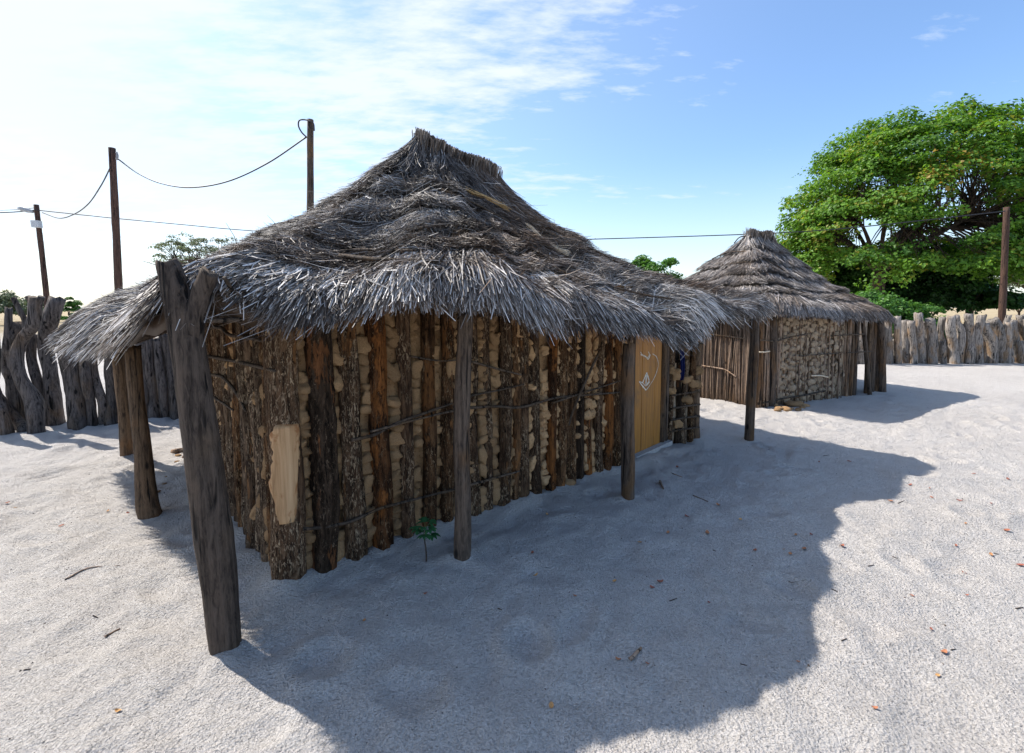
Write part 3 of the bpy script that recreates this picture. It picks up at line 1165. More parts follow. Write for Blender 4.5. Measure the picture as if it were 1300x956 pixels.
# front wall: from the corner to the door
DOOR0 = G(803, 583)
DOOR1 = G(836, 568)
t_door0 = (DOOR0 - W0).dot(U) - 0.02
t_door1 = (DOOR1 - W0).dot(U) + 0.02
LW = (W1 - W0).length
front = wall_part(W0 + U * 0.05, W0 + U * (t_door0 - 0.09), NF, 101)
sched = [(0.0, 0.094, 0), (0.205, 0.078, 3), (0.41, 0.060, 0), (0.60, 0.064, 2), (0.78, 0.046, 0), (0.93, 0.050, 1)]
corner_pole = None
t, k = 0.0, 0
poles_front = []
for t, r, m in sched:
    poles_front.append((t, r, m))
t = 1.07
while t < t_door0 - 0.16:
    r = random.choice([0.042, 0.047, 0.05, 0.055, 0.060])
    poles_front.append((t + r * 0.5, r, random.choice([0, 0, 1, 2, 3, 4, 1, 4])))
    t += 2 * r + random.choice([0.012, 0.02, 0.045, 0.06])
for k, (t, r, m) in enumerate(poles_front):
    p = W0 + U * t + NF * random.uniform(-0.008, 0.012)
    lean = random.uniform(-0.05, 0.05) if k else 0.0
    o = pole(front, p, r, 1.86, BARKS[m], lean, k * 1.37 + 1, NF, 22 if k < 6 else 18, 44 if k < 6 else 32, rough=0.17 if k else 0.06)
    if k == 0:
        corner_pole = o
        o['label'] = 'thick flaked-bark corner pole with a pale peeled patch'
# peeled patch on the corner pole: a slab of bare pale wood standing in the bark
cp = W0 + Vector((0, 0, 0))
pa, pb = on_plane(371, 540, W0 - Vector((0, 1, 0)) * 0.1, Vector((0, 1, 0))), on_plane(369, 668, W0 - Vector((0, 1, 0)) * 0.1, Vector((0, 1, 0)))
nv_, nu_ = 44, 15
fdir = Vector((-W0.x, -W0.y, 0)).normalized()
sdir = Vector((-fdir.y, fdir.x, 0))
PV = []
for i in range(nv_):
    f = i / (nv_ - 1)
    z = pb.z + (pa.z - pb.z) * f
    half = (0.34 + 0.62 * min(1, f * 2.4)) * (1.0 if f < 0.92 else 1.0 - (f - 0.92) * 4)
    half *= 1 + 0.13 * float(noise2(f * 7, 0, 5)[0]) + 0.10 * float(noise2(f * 23, 0, 6)[0])
    for j in range(nu_):
        a = -half + 2 * half * j / (nu_ - 1) + 0.08 - 0.22 * (1 - f) + 0.16 + 0.05 * float(noise2(f * 31, j * 0.9, 12)[0])
        rr = 0.1085 + 0.004 * math.cos(a * 2) - (0.030 if j in (0, nu_ - 1) or i in (0, nv_ - 1) else 0)
        rr += 0.002 * float(noise2(a * 6, z * 3, 9)[0])
        q_ = cp + fdir * rr * math.cos(a) + sdir * rr * math.sin(a)
        PV.append((q_.x, q_.y, z))
build('peeled_patch', (np.array(PV), [grid_faces(nv_, nu_)]), M_PEELED, front, (cp.x, cp.y, pb.z))['label'] = 'pale bare wood where the bark is peeled off'

for k in range(len(poles_front) - 1):
    (ta, ra, _), (tb, rb, _) = poles_front[k], poles_front[k + 1]
    g0, g1 = ta + ra, tb - rb
    wd = max(g1 - g0, 0.022)
    zlo = 0.02
    clod_stack(front, W0 + U * ((g0 + g1) / 2), zlo, 1.55, max(wd, 0.045), NF, -0.004 if wd > 0.04 else 0.012, 200)

flush_clods(front)
n_clod = 0
# left wall
left = wall_part(W0 + V3 * 0.06, W3, NL, 131)
LL = (W3 - W0).length
t, k, lp = 0.19, 0, []
while t < LL - 0.04:
    r = random.choice([0.048, 0.055, 0.062, 0.068])
    lp.append((t, r))
    pole(left, W0 + V3 * t + NL * random.uniform(-0.01, 0.012), r, 1.86, BARKS[random.choice([0, 1, 1, 4, 4])], random.uniform(-0.06, 0.06), 70 + k, NL, 18, 30)
    t += 2 * r + random.uniform(0.01, 0.045)
    k += 1
pole(left, W3 + NL * 0.02, 0.06, 1.8, M_POST, 0.02, 99, NL)
for k in range(len(lp) - 1):
    m_ = (lp[k][0] + lp[k][1] + lp[k + 1][0] - lp[k + 1][1]) / 2
    clod_stack(left, W0 + V3 * m_, 0.05, 1.6, 0.055, NL, 0.004, 90)
flush_clods(left)

# right and back walls
VR = (W2 - W1).normalized()
NR = Vector((VR.y, -VR.x, 0))
for p0, p1, nn in ((W1 + VR * 0.06, W2, NR), (W2, W3, -NF)):
    wl_ = wall_part(p0, p1, nn, 151)
    d = (p1 - p0).normalized()
    t = 0.08
    while t < (p1 - p0).length:
        pole(wl_, p0 + d * t, 0.055, 1.8, BARKS[random.choice([0, 1, 4])], random.uniform(-0.05, 0.05), t * 3, nn, 10, 10)
        t += 0.17

# laths tied across the poles, placed where they show
def lath(wall, pix, p0, nrm, out, r, name='lath'):
    P = [on_plane(x, y, p0 + nrm * out, nrm) for x, y in pix]
    return build(name, tube(P, [r * 1.1] + [r] * (len(P) - 2) + [r * 0.7], 8 * len(P), 7, 0.14, 0, len(P) + P[0].x), M_LATH, wall, P[0])


o_f = 0.072
lath(front, [(384, 672), (420, 668), (451, 660), (481, 646), (530, 633), (577, 621)], W0, NF, 0.088, 0.010)
lath(front, [(560, 626), (600, 615), (660, 598)], W0, NF, o_f, 0.010)
lath(front, [(446, 559), (475, 552), (504, 537), (540, 524), (574, 512)], W0, NF, o_f, 0.011)
lath(front, [(470, 548), (520, 535), (560, 525), (585, 520)], W0, NF, o_f + 0.012, 0.008)
lath(front, [(596, 518), (630, 516), (662, 517), (707, 505), (750, 501), (789, 498)], W0, NF, o_f, 0.011)
lath(front, [(700, 512), (745, 497), (789, 483)], W0, NF, o_f + 0.01, 0.009)
lath(front, [(598, 459), (630, 468), (662, 476)], W0, NF, o_f, 0.009)
lath(front, [(761, 446), (745, 480), (728, 520), (722, 540)], W0, NF, o_f + 0.02, 0.011)
lath(front, [(520, 452), (560, 458), (590, 456)], W0, NF, o_f, 0.007)
lath(front, [(596, 503), (640, 494), (665, 488)], W0, NF, o_f, 0.008)
lath(left, [(263, 416), (280, 416), (291, 425), (312, 428), (334, 433)], W0, NL, o_f, 0.012)
lath(left, [(262, 452), (285, 456), (309, 461), (330, 466), (349, 471)], W0, NL, o_f, 0.012)
lath(left, [(258, 476), (278, 477), (290, 486), (302, 502), (312, 522)], W0, NL, o_f, 0.011)
lath(left, [(258, 500), (275, 507), (296, 521)], W0, NL, o_f, 0.010)

# ---- doorway: posts, near-black sheet painting the shade behind, planked door with chalk drawing, threshold
DU = (DOOR1 - DOOR0)
DU.z = 0
DW = DU.length
DU.normalize()
DN = Vector((DU.y, -DU.x, 0))
doorway = build('doorway_shade_sheet', join([box_pts(W0 + U * ((t_door0 + LW) / 2) - NF * 0.22 + Vector((0, 0, 0.85)), U * ((LW - t_door0) / 2 + 0.02), NF * 0.02, Vector((0, 0, 0.9)))]), M_DARK, hut, W0 + U * t_door0, False)
door = link('door', None, hut, DOOR0)
pw = DW / 4
for k in range(4):
    c_ = DOOR0 + DU * (pw * (k + 0.5)) + Vector((0, 0, 0.035 + 0.80)) + DN * random.uniform(-0.002, 0.002)
    build('plank', box_pts(c_, DU * (pw / 2 - 0.0022), DN * 0.012, Vector((0, 0, 0.80))), M_DOOR, door, c_, False)


def chalk(pix, r=0.006):
    """a flat painted stroke on the door face"""
    P = [on_plane(780 + x * 0.209, 400 + y * 0.209, DOOR0 + DN * 0.0165, DN) for x, y in pix]
    Pn, _ = resample(P, [1] * len(P), 10 * len(P))
    Tn = np.gradient(Pn, axis=0)
    sd = np.cross(Tn, np.array(DN[:]))
    sd /= np.linalg.norm(sd, axis=1)[:, None] + 1e-9
    wv = (r * (0.8 + 0.35 * noise2(np.arange(len(Pn)) * 0.7, 0 * Pn[:, 0], 3)))[:, None]
    V = np.concatenate([Pn - sd * wv, Pn + sd * wv])
    n = len(Pn)
    i = np.arange(n - 1)
    build('chalk_stroke', (V, [np.stack([i, i + 1, i + 1 + n, i + n], 1)]), M_CHALK, door, P[0], False)


chalk([(158, 225), (175, 245), (200, 258), (212, 240), (206, 222)])
chalk([(160, 240), (190, 252), (205, 268), (218, 240)], 0.008)
chalk([(232, 235), (256, 255), (267, 300), (255, 350), (235, 395), (205, 440), (192, 456)])
chalk([(192, 456), (170, 430), (150, 403)], 0.009)
chalk([(150, 403), (172, 412), (192, 430), (215, 405)], 0.006)
chalk([(196, 350), (188, 372), (178, 395), (172, 410)], 0.010)
chalk([(196, 350), (204, 375), (210, 400), (196, 425)], 0.012)
chalk([(194, 365), (193, 395), (191, 425)], 0.014)

dl = DOOR0 - DU * 0.065
dr = DOOR1 + DU * 0.05
door_l = build('door_post', tube([(dl.x, dl.y, -0.1), (dl.x - 0.01, dl.y, 0.9), (dl.x, dl.y, 1.8)], [0.05, 0.047, 0.045], 14, 12, 0.08, 0.1, 3), M_POST_DARK, hut, dl)
for off, r_ in ((0.0, 0.040), (0.085, 0.036)):
    p = dr + DU * off
    build('door_post', tube([(p.x, p.y, -0.1), (p.x + 0.008, p.y, 0.8), (p.x - 0.006, p.y, 1.75)], [r_, r_, r_ * 0.9], 14, 12, 0.08, 0.1, 4 + off), M_POST_WARM if off == 0 else M_POST, hut, p)
th = (DOOR0 + DOOR1) / 2 + DN * 0.05
build('threshold', box_pts(th + DU * 0.06 + Vector((0, 0, 0.032)), DU * (DW / 2 + 0.12), DN * 0.035, Vector((0, 0, 0.028))), M_CONC, hut, th, False)

# short stretch of wall right of the door with a small dark opening
s0_ = dr + DU * 0.14
s1_ = Vector((W1.x, W1.y, 0)) - U * 0.03
sw = build('wall', backing(Vector((s0_.x, s0_.y, 0)), s1_, NF, -0.1, 0.98, 0.02, 171, 0.07), M_MUD2, hut, s0_)
nseg = 4
for k in range(nseg):
    p = s0_ + (s1_ - s0_) * ((k + 0.4) / nseg)
    pole(sw, Vector((p.x, p.y, 0)), 0.036, 1.02 if 0 < k < 3 else 1.7, BARKS[[0, 3, 4, 1][k]], 0.01, 200 + k, NF, 10, 14)
for z in (0.16, 0.30, 0.44, 0.60):
    a_, b_ = s0_ + NF * 0.05, s1_ + NF * 0.05
    build('lath', tube([(a_.x, a_.y, z), ((a_.x + b_.x) / 2, (a_.y + b_.y) / 2, z + 0.02), (b_.x, b_.y, z + 0.03)], [0.012] * 3, 8, 7, 0.15, 0, z * 9), M_LATH, sw, a_ + Vector((0, 0, z)))
for k in range(10):
    p = s0_ + (s1_ - s0_) * random.random()
    z = random.uniform(0.05, 0.95)
    o = link('mud_clod', random.choice(CLODS), sw, Vector((p.x, p.y, z)) + NF * 0.02)
    o.scale = (0.06, 0.05, 0.05)
# blue cloth hanging in the opening
cl0 = at(862, 447, s1_.y - 0.02)
nu_, nv_ = 9, 14
CV = []
for i in range(nu_):
    for j in range(nv_):
        f = j / (nv_ - 1)
        p = at(862 + 6 * i / (nu_ - 1) + 2 * math.sin(f * 3), 444 + 36 * f + (3 if i % 3 else 0) * f, s1_.y - 0.10)
        CV.append((p.x, p.y + 0.018 * math.sin(i * 1.9) * (0.4 + f), p.z))
cloth = build('hanging_cloth', (np.array(CV), [grid_faces(nu_, nv_)]), M_CLOTH, None, cl0)
so = cloth.modifiers.new('thickness', 'SOLIDIFY')
so.thickness = 0.004
tag(cloth, 'small blue cloth hanging in the opening right of the yellow door', 'cloth')

# ---- veranda posts
def px_post(name, pix, widths, parent, mat, rings=22, sides=14, rough=0.07, groove=0.06, seed=0, lean=0.0, sink=True):
    b = G(*pix[0])
    Y = b.y
    P = [at(x, y, Y + lean * i) for i, (x, y) in enumerate(pix)]
    sc = Y / F_PX
    P = ([P[0] + Vector((0, 0, -0.15))] if sink else []) + P
    wd = ([widths[0]] if sink else []) + list(widths)
    return build(name, tube(P, [w * sc / 2 for w in wd], rings, sides, rough, groove, seed, ragged=0.02), mat, parent, b)


near_post = px_post('veranda_post', [(287, 822), (279, 740), (272, 680), (262, 600), (250, 520), (240, 450), (231, 400), (218, 350), (211, 332)],
                    [38, 40, 43, 41, 38, 37, 35, 27, 24], hut, M_POST_DARK, 70, 30, 0.06, 0.085, 3)
near_post['label'] = 'thick dark forked post at the near corner'
Yn = G(287, 822).y
sc = Yn / F_PX
fp = [at(x, y, Yn) for x, y in [(238, 430), (247, 402), (256, 372), (266, 345)]]
build('fork', tube(fp, [16 * sc, 12.5 * sc, 11 * sc, 10 * sc], 16, 14, 0.07, 0.08, 9, ragged=0.02), M_POST_DARK, near_post, fp[0])
px_post('veranda_post', [(587, 712), (588, 640), (586, 560), (588, 470), (592, 398)], [23, 21, 20, 20, 19], hut, M_POST, 30, 16, seed=11)
px_post('veranda_post', [(797, 635), (797, 570), (796, 500), (799, 436)], [17, 17, 17, 15], hut, M_POST, 26, 14, seed=13)
px_post('veranda_post', [(951, 560), (954, 500), (957, 450), (958, 404)], [12, 11.5, 11, 10], hut, M_POST, 20, 12, seed=15)
px_post('corner_post', [(881, 559), (880, 520), (882, 480), (887, 435)], [15, 14, 14, 13], hut, M_POST_WARM, 20, 12, 0.1, seed=17)
px_post('veranda_post', [(192, 658), (187, 640), (181, 570), (174, 510), (168, 440)], [27, 25, 19, 17, 18], hut, M_POST_WARM, 30, 16, seed=19)
px_post('veranda_post', [(161, 580), (158, 530), (154, 490), (149, 438)], [14, 13, 13, 13], hut, M_POST_WARM, 24, 14, seed=21)
# beams on the posts, under the thatch
YB = Yn + 0.05


def beam(a, b, r=0.032, seed=0, mat=M_POST_DARK):
    a, b = Vector(a), Vector(b)
    m_ = (a + b) / 2 + Vector((0, 0, random.uniform(-0.02, 0.02)))
    return build('eave_beam', tube([a, m_, b], [r, r, r * 0.8], 16, 10, 0.1, 0.05, seed), mat, hut, a)


pN = at(243, 372, Yn + 0.12)
beam(pN + Vector((-0.06, -0.05, 0.02)), at(590, 372, G(587, 712).y + 0.08), 0.026, 1)
beam(at(585, 388, G(587, 712).y + 0.05), at(800, 412, G(797, 635).y + 0.05), 0.032, 2)
beam(at(797, 414, G(797, 635).y + 0.05), at(960, 400, G(951, 560).y + 0.05), 0.032, 3)
beam(pN + Vector((0.05, -0.04, 0.03)), at(168, 428, G(192, 658).y), 0.034, 4)
beam(at(170, 430, G(192, 658).y), at(140, 432, G(161, 580).y + 0.1), 0.034, 5)
# loose bent branches at the near corner under the thatch
for k, pix in enumerate([[(224, 405), (262, 404), (300, 398), (345, 392)], [(262, 408), (300, 406), (340, 402), (378, 392)], [(250, 390), (290, 372), (330, 362)], [(285, 352), (300, 380), (308, 405)]]):
    P = [at(x, y, Yn + 0.02 + 0.10 * i) for i, (x, y) in enumerate(pix)]
    build('corner_branch', tube(P, [0.010, 0.012, 0.009, 0.006][:len(P)], 18, 8, 0.15, 0, k), M_LATH, roof_o, P[0])
# rafters under the thatch
for w_ in np.linspace(0, 1, 26, endpoint=False):
    ss = np.array([0.05, 0.4, 0.75, 0.98])
    P = roofA.S(np.full(4, w_), ss)
    P[:, 2] -= 0.17 * (0.55 + 0.45 * (1 - ss)) + 0.02
    build('rafter', tube(P, [0.028, 0.03, 0.03, 0.026], 12, 8, 0.1, 0, w_ * 50), M_POST_DARK, roof_o, P[0])

# ------------------------------------------------------------------ the far hut
H0 = G(962, 517)
H1 = G(1111, 498)
HL = G(893, 507)
for p in (H0, H1, HL):
    p.z = 0
HU = (H1 - H0).normalized()
HV = Vector((-0.60, 0.80, 0)).normalized()
H3 = H0 + HV * 3.4
H2 = H1 + HV * 3.4
H_C = (H0 + H2) / 2
hut2 = thing('reed_and_mud_hut', 'smaller far hut with reed and mud walls under a steep thatched roof', 'hut', H_C)
Q0 = at(951, 293, 9.55)
Q1 = at(979, 298, 9.75)
roofB = Roof([(4.02, 7.05), (7.50, 9.02), (5.9, 12.3), (2.35, 10.4)], [(0, 1.60), (0.5, 1.50), (0.98, 1.46), (1.5, 1.5), (2, 1.5), (3, 1.5)], Q0, Q1, 0.07, 7, 0.03)
VF, at_ = roofB.shell(0.16)
roof2 = build('roof', VF, M_THATCH2, hut2, H_C, True, at_)
qv2 = roofB.q
cdf2 = np.cumsum(np.where((qv2 < 1.3) | (qv2 > 2.9), 1.0, 0.25))
cdf2 = cdf2 / cdf2[-1]


def wfB(r, n):
    return np.interp(r.random(n), cdf2, np.arange(roofB.N) / roofB.N)


def smaxB(w):
    return 1.035 + 0.012 * noise2(w * 50, w * 0, 311) + 0.006 * noise2(w * 150, w * 0, 312)


stem_part(roofB, 'thatch', roof2, H_C, M_THATCH2, n=60000, length=(0.18, 0.45), width=(0.0024, 0.005), mess=0.6, lift=0.03, smax=smaxB, seed=1, wf=wfB, shade_bias=0.02)
stem_part(roofB, 'eave_fringe', roof2, H_C, M_THATCH2, n=12000, length=(0.25, 0.5), width=(0.003, 0.006), mode='eave', mess=0.6, lift=0.03, smax=smaxB, seed=2, wf=wfB)
ridge_stubs(roofB, Q0, Q1, 1200, 0.085, 0.055, roof2, H_C, M_THATCH2, 6)
locB = locator(roofB)
for k, (pp, r_) in enumerate([([(902, 326), (925, 323), (948, 322)], 0.012), ([(915, 340), (935, 337), (957, 335)], 0.011),
                              ([(965, 330), (990, 345), (1010, 360)], 0.012), ([(970, 350), (1000, 368), (1035, 380)], 0.012),
                              ([(930, 306), (943, 302), (955, 303)], 0.012)]):
    roof_stick(roofB, [locB(*p) for p in pp], [r_, r_, r_ * 0.8], M_LATH, roof2, off=0.06, seed=k + 20)

# reed wall (left face): a thick stand of thin sticks
NH = Vector((HU.y, -HU.x, 0))
NHL = Vector((-HV.y, HV.x, 0))
if NHL.x > 0:
    NHL = -NHL


def reed_wall(p0, p1, nrm, n, seed, rr=(0.008, 0.017), h=1.54):
    r = np.random.default_rng(seed)
    d = (p1 - p0)
    L = d.length
    d = d.normalized()
    parts = []
    for k in range(n):
        t = L * (k + r.random()) / n
        p = p0 + d * t + nrm * r.uniform(-0.03, 0.035)
        ln = r.normal(0, 0.05)
        rad = r.uniform(*rr)
        parts.append(tube([(p.x, p.y, -0.05), tuple(p + d * ln * 0.5 + nrm * r.normal(0, 0.01) + Vector((0, 0, h * 0.5))), tuple(p + d * ln + Vector((0, 0, h)))], [rad, rad, rad * 0.8], 6, 5, 0.1, 0, k))
    return join(parts)


def slab(p0, p1, nrm, inset, z1, mat, seed):
    return build('wall', backing(p0, p1, nrm, -0.1, z1, inset, seed, 0.05, 0.06), mat, hut2, (p0 + p1) / 2)


wl2 = slab(H0 + HV * 0.03, H3, NHL, 0.05, 1.53, M_MUD2, 401)
o = build('reeds', reed_wall(H0 + HV * 0.02, H3, NHL, 300, 5), M_STICK, wl2, H0)
o['kind'] = 'stuff'
wf2 = slab(H0 + HU * 0.18, H0 + HU * 2.45, NH, 0.035, 1.53, M_MUD2, 411)
o = build('reeds', reed_wall(H0 + HU * 0.08, H0 + HU * 0.22, NH, 12, 6, (0.012, 0.02)), M_STICK, wf2, H0)
o['kind'] = 'stuff'
# mud panel: thin sticks half buried in daubed clods
o = build('buried_sticks', reed_wall(H0 + HU * 0.42, H0 + HU * 2.3, NH * 1.0, 34, 8, (0.007, 0.013)), M_STICK, wf2, H0)
o['kind'] = 'stuff'
mudclods = [blob('daub_lump', k + 20, 1, 0.6, 0.8, 2, 0.3, M_MUD2) for k in range(5)]
cells = [(i, j) for i in range(21) for j in range(14)]
for i, j in cells:
    t = 0.46 + 0.086 * (i + random.uniform(-0.55, 0.55))
    z = 0.08 + 0.105 * (j + random.uniform(-0.55, 0.55))
    p = H0 + HU * t + NH * random.uniform(-0.018, 0.004)
    o = link('daub_lump', random.choice(mudclods), wf2, Vector((p.x, p.y, z)))
    s_ = random.uniform(0.03, 0.068)
    o.scale = (s_ * 1.15, 0.042, s_ * random.uniform(0.9, 1.4))
    o.rotation_euler = (0, random.uniform(-0.4, 0.4), math.atan2(HU.y, HU.x) + random.uniform(-0.3, 0.3))
# corner poles of the far hut
for t, r_, h_, m_ in [(0.02, 0.042, 1.52, M_POST_WARM), (0.30, 0.085, 1.50, M_POST), (0.44, 0.03, 1.50, M_STICK), (2.36, 0.035, 1.50, M_STICK), (2.47, 0.04, 1.50, M_POST_WARM), (2.58, 0.045, 1.50, M_POST), (3.02, 0.055, 1.50, M_POST_WARM), (3.16, 0.045, 1.50, M_POST), (3.29, 0.05, 1.50, M_POST)]:
    p = H0 + HU * t
    build('pole', tube([(p.x, p.y, -0.1), tuple(p + HU * random.uniform(-0.03, 0.03) + Vector((0, 0, 0.85))), tuple(p + HU * random.uniform(-0.06, 0.04) + Vector((0, 0, h_)))], [r_, r_ * 0.97, r_ * 0.9], 14, 10, 0.1, 0.1, t * 7), m_, hut2, p)
p = H0 + HU * 2.92 + NH * 0.10
q_ = H0 + HU * 2.62 + NH * 0.05
build('leaning_pole', tube([tuple(p + Vector((0, 0, -0.05))), tuple((p + q_) / 2 + Vector((0, 0, 0.8))), tuple(q_ + Vector((0, 0, 1.5)))], [0.038, 0.036, 0.033], 12, 9, 0.1, 0.05, 3), M_POST, hut2, p)
p = H1 + HU * 0.08 + NH * 0.08
build('corner_post', tube([tuple(p + Vector((0, 0, -0.1))), tuple(p - HU * 0.08 + Vector((0, 0, 0.8))), tuple(p - HU * 0.20 + Vector((0, 0, 1.42)))], [0.068, 0.058, 0.052], 16, 12, 0.09, 0.08, 8), M_POST, hut2, p)
# near-black sheet painted as the shade inside the open right end, back walls
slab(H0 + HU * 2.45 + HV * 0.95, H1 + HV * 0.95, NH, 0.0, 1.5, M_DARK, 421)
for a_, b_, nn in ((H1 + HV * 0.45, H2, HU), (H2, H3, -NH)):
    w_ = slab(a_, b_, nn, 0.03, 1.5, M_MUD2, 431)
    o = build('reeds', reed_wall(a_, b_, nn, 80, 9, (0.015, 0.025)), M_STICK, w_, a_)
    o['kind'] = 'stuff'
# laths on the far hut
def lath2(pix, nrm, out, r, mat=M_LATH):
    P = [on_plane(x, y, H0 + nrm * out, nrm) for x, y in pix]
    build('lath', tube(P, [r] * len(P), 7 * len(P), 7, 0.12, 0, P[0].x), mat, wf2 if nrm == NH else wl2, P[0])


lath2([(966, 432), (985, 433), (1000, 429), (1025, 424)], NH, 0.07, 0.014)
lath2([(1060, 426), (1080, 425), (1098, 424)], NH, 0.08, 0.012)
lath2([(1075, 448), (1090, 447), (1108, 446)], NH, 0.09, 0.011)
lath2([(968, 512), (995, 506), (1020, 502), (1048, 496)], NH, 0.05, 0.014)
lath2([(1015, 452), (1040, 450), (1070, 448)], NH, 0.06, 0.010)
lath2([(1030, 477), (1042, 477), (1051, 479)], NH, 0.06, 0.013, M_STRAW_PALE)
lath2([(964, 447), (970, 447), (977, 446)], NH, 0.07, 0.012, M_STRAW_PALE)
lath2([(890, 464), (910, 467), (922, 470), (935, 479)], NHL, 0.05, 0.011, M_STICK)
lath2([(890, 424), (915, 426), (945, 430)], NHL, 0.05, 0.010)

# ------------------------------------------------------------------ palisade fences
fence_l = thing('palisade_fence', 'dark gnarled palisade of thick crooked logs at the left edge behind the veranda', 'fence', G(100, 540))
Z1 = lambda x, y: (x * 0.2825, 330 + y * 0.2825)


def gnarl(fence, pix, wid, mat, seed, Yoff=0.0, rough=0.13, conv=None, baseY=None, name='log', rings=26, sides=14):
    pts = [conv(*p) for p in pix] if conv else list(pix)
    Y = (baseY if baseY else G(*pts[0]).y) + Yoff
    P = [at(x, y, Y + 0.03 * math.sin(i * 2.1 + seed)) for i, (x, y) in enumerate(pts)]
    sc_ = Y / F_PX * (0.2825 if conv is Z1 else 0.169 if conv else 1)
    P = [Vector((P[0].x, P[0].y, -0.2))] + P
    return build(name, tube(P, [wid[0] * sc_ / 2] + [w * sc_ / 2 for w in wid], rings, sides, rough, 0.09, seed, ragged=0.04), mat, fence, Vector((P[0].x, P[0].y, 0)))


L1 = [
    ([(-40, 785), (-45, 600), (-30, 420), (-45, 280)], [70, 66, 60, 50]),
    ([(25, 778), (5, 690), (-15, 600), (-40, 520)], [62, 50, 40, 30]),
    ([(112, 765), (80, 720), (20, 640), (-10, 600)], [55, 45, 36, 28]),
    ([(92, 755), (75, 640), (55, 540), (30, 470), (35, 340), (38, 215)], [62, 58, 52, 52, 34, 30]),
    ([(165, 772), (160, 690), (150, 625), (95, 540), (75, 440), (105, 350), (150, 290), (160, 165)], [66, 70, 76, 58, 56, 52, 58, 56]),
    ([(215, 740), (205, 640), (165, 540), (140, 430), (150, 330)], [40, 40, 44, 40, 36]),
    ([(255, 738), (245, 640), (225, 500), (205, 380), (230, 260), (260, 170)], [80, 68, 60, 62, 70, 68]),
    ([(352, 752), (345, 640), (322, 500), (300, 400), (290, 330)], [84, 86, 82, 74, 66]),
    ([(415, 748), (405, 640), (385, 540), (375, 420)], [46, 44, 46, 44]),
    ([(462, 740), (460, 640), (420, 520), (410, 420)], [40, 40, 48, 46]),
    ([(500, 738), (505, 620), (500, 500), (505, 400)], [58, 56, 62, 60]),
    ([(560, 728), (565, 620), (560, 500), (555, 400)], [62, 58, 56, 54]),
    ([(640, 718), (640, 600), (632, 480), (640, 360)], [60, 60, 62, 58]),
    ([(690, 715), (682, 600), (665, 480), (655, 340)], [54, 56, 60, 56]),
    ([(742, 712), (735, 600), (715, 480), (700, 350)], [44, 42, 40, 36]),
    ([(795, 705), (785, 590), (755, 450), (735, 330)], [66, 62, 56, 50]),
    ([(838, 698), (825, 590), (800, 450), (780, 320)], [52, 50, 46, 42]),
    ([(895, 690), (890, 580), (880, 430), (870, 300)], [60, 60, 54, 50]),
]
for k, (pp, ww) in enumerate(L1):
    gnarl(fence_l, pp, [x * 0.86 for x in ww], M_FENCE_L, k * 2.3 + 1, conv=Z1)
# side branches on the crooked log
Yb = G(*Z1(165, 772)).y
for k, (pp, ww) in enumerate([([(120, 310), (110, 265), (85, 220), (60, 170)], [30, 22, 20, 18]), ([(150, 300), (165, 240), (172, 200), (188, 165)], [40, 36, 30, 26]), ([(160, 230), (140, 190), (120, 165)], [22, 18, 16])]):
    P = [at(*Z1(*p), Yb) for p in pp]
    s_ = Yb / F_PX * 0.2825 / 2
    build('branch', tube(P, [w * s_ for w in ww], 12, 10, 0.12, 0.08, k), M_FENCE_L, fence_l, P[0])
# lumpy stub
P = [at(*Z1(60, 390), Yb + 0.25), at(*Z1(75, 340), Yb + 0.25), at(*Z1(62, 280), Yb + 0.25)]
P = [Vector((P[0].x, P[0].y, -0.1))] + P
build('log', tube(P, [0.09, 0.10, 0.11, 0.07], 16, 12, 0.2, 0.1, 4), M_FENCE_L, fence_l, Vector((P[0].x, P[0].y, 0)))
# the same fence goes on behind the hut
fa, fb = G(*Z1(838, 698)), G(*Z1(165, 770))
fdirL = (fa - fb).normalized()
for k in range(14):
    p = fa + fdirL * (0.36 + 0.27 * k)
    hh = random.uniform(1.35, 1.7)
    build('log', tube([(p.x, p.y, -0.2), (p.x + random.uniform(-.06, .06), p.y, hh * 0.5), (p.x + random.uniform(-.1, .1), p.y, hh)], [0.12, 0.11, 0.09], 14, 12, 0.13, 0.1, k + 40), M_FENCE_L, fence_l, p)

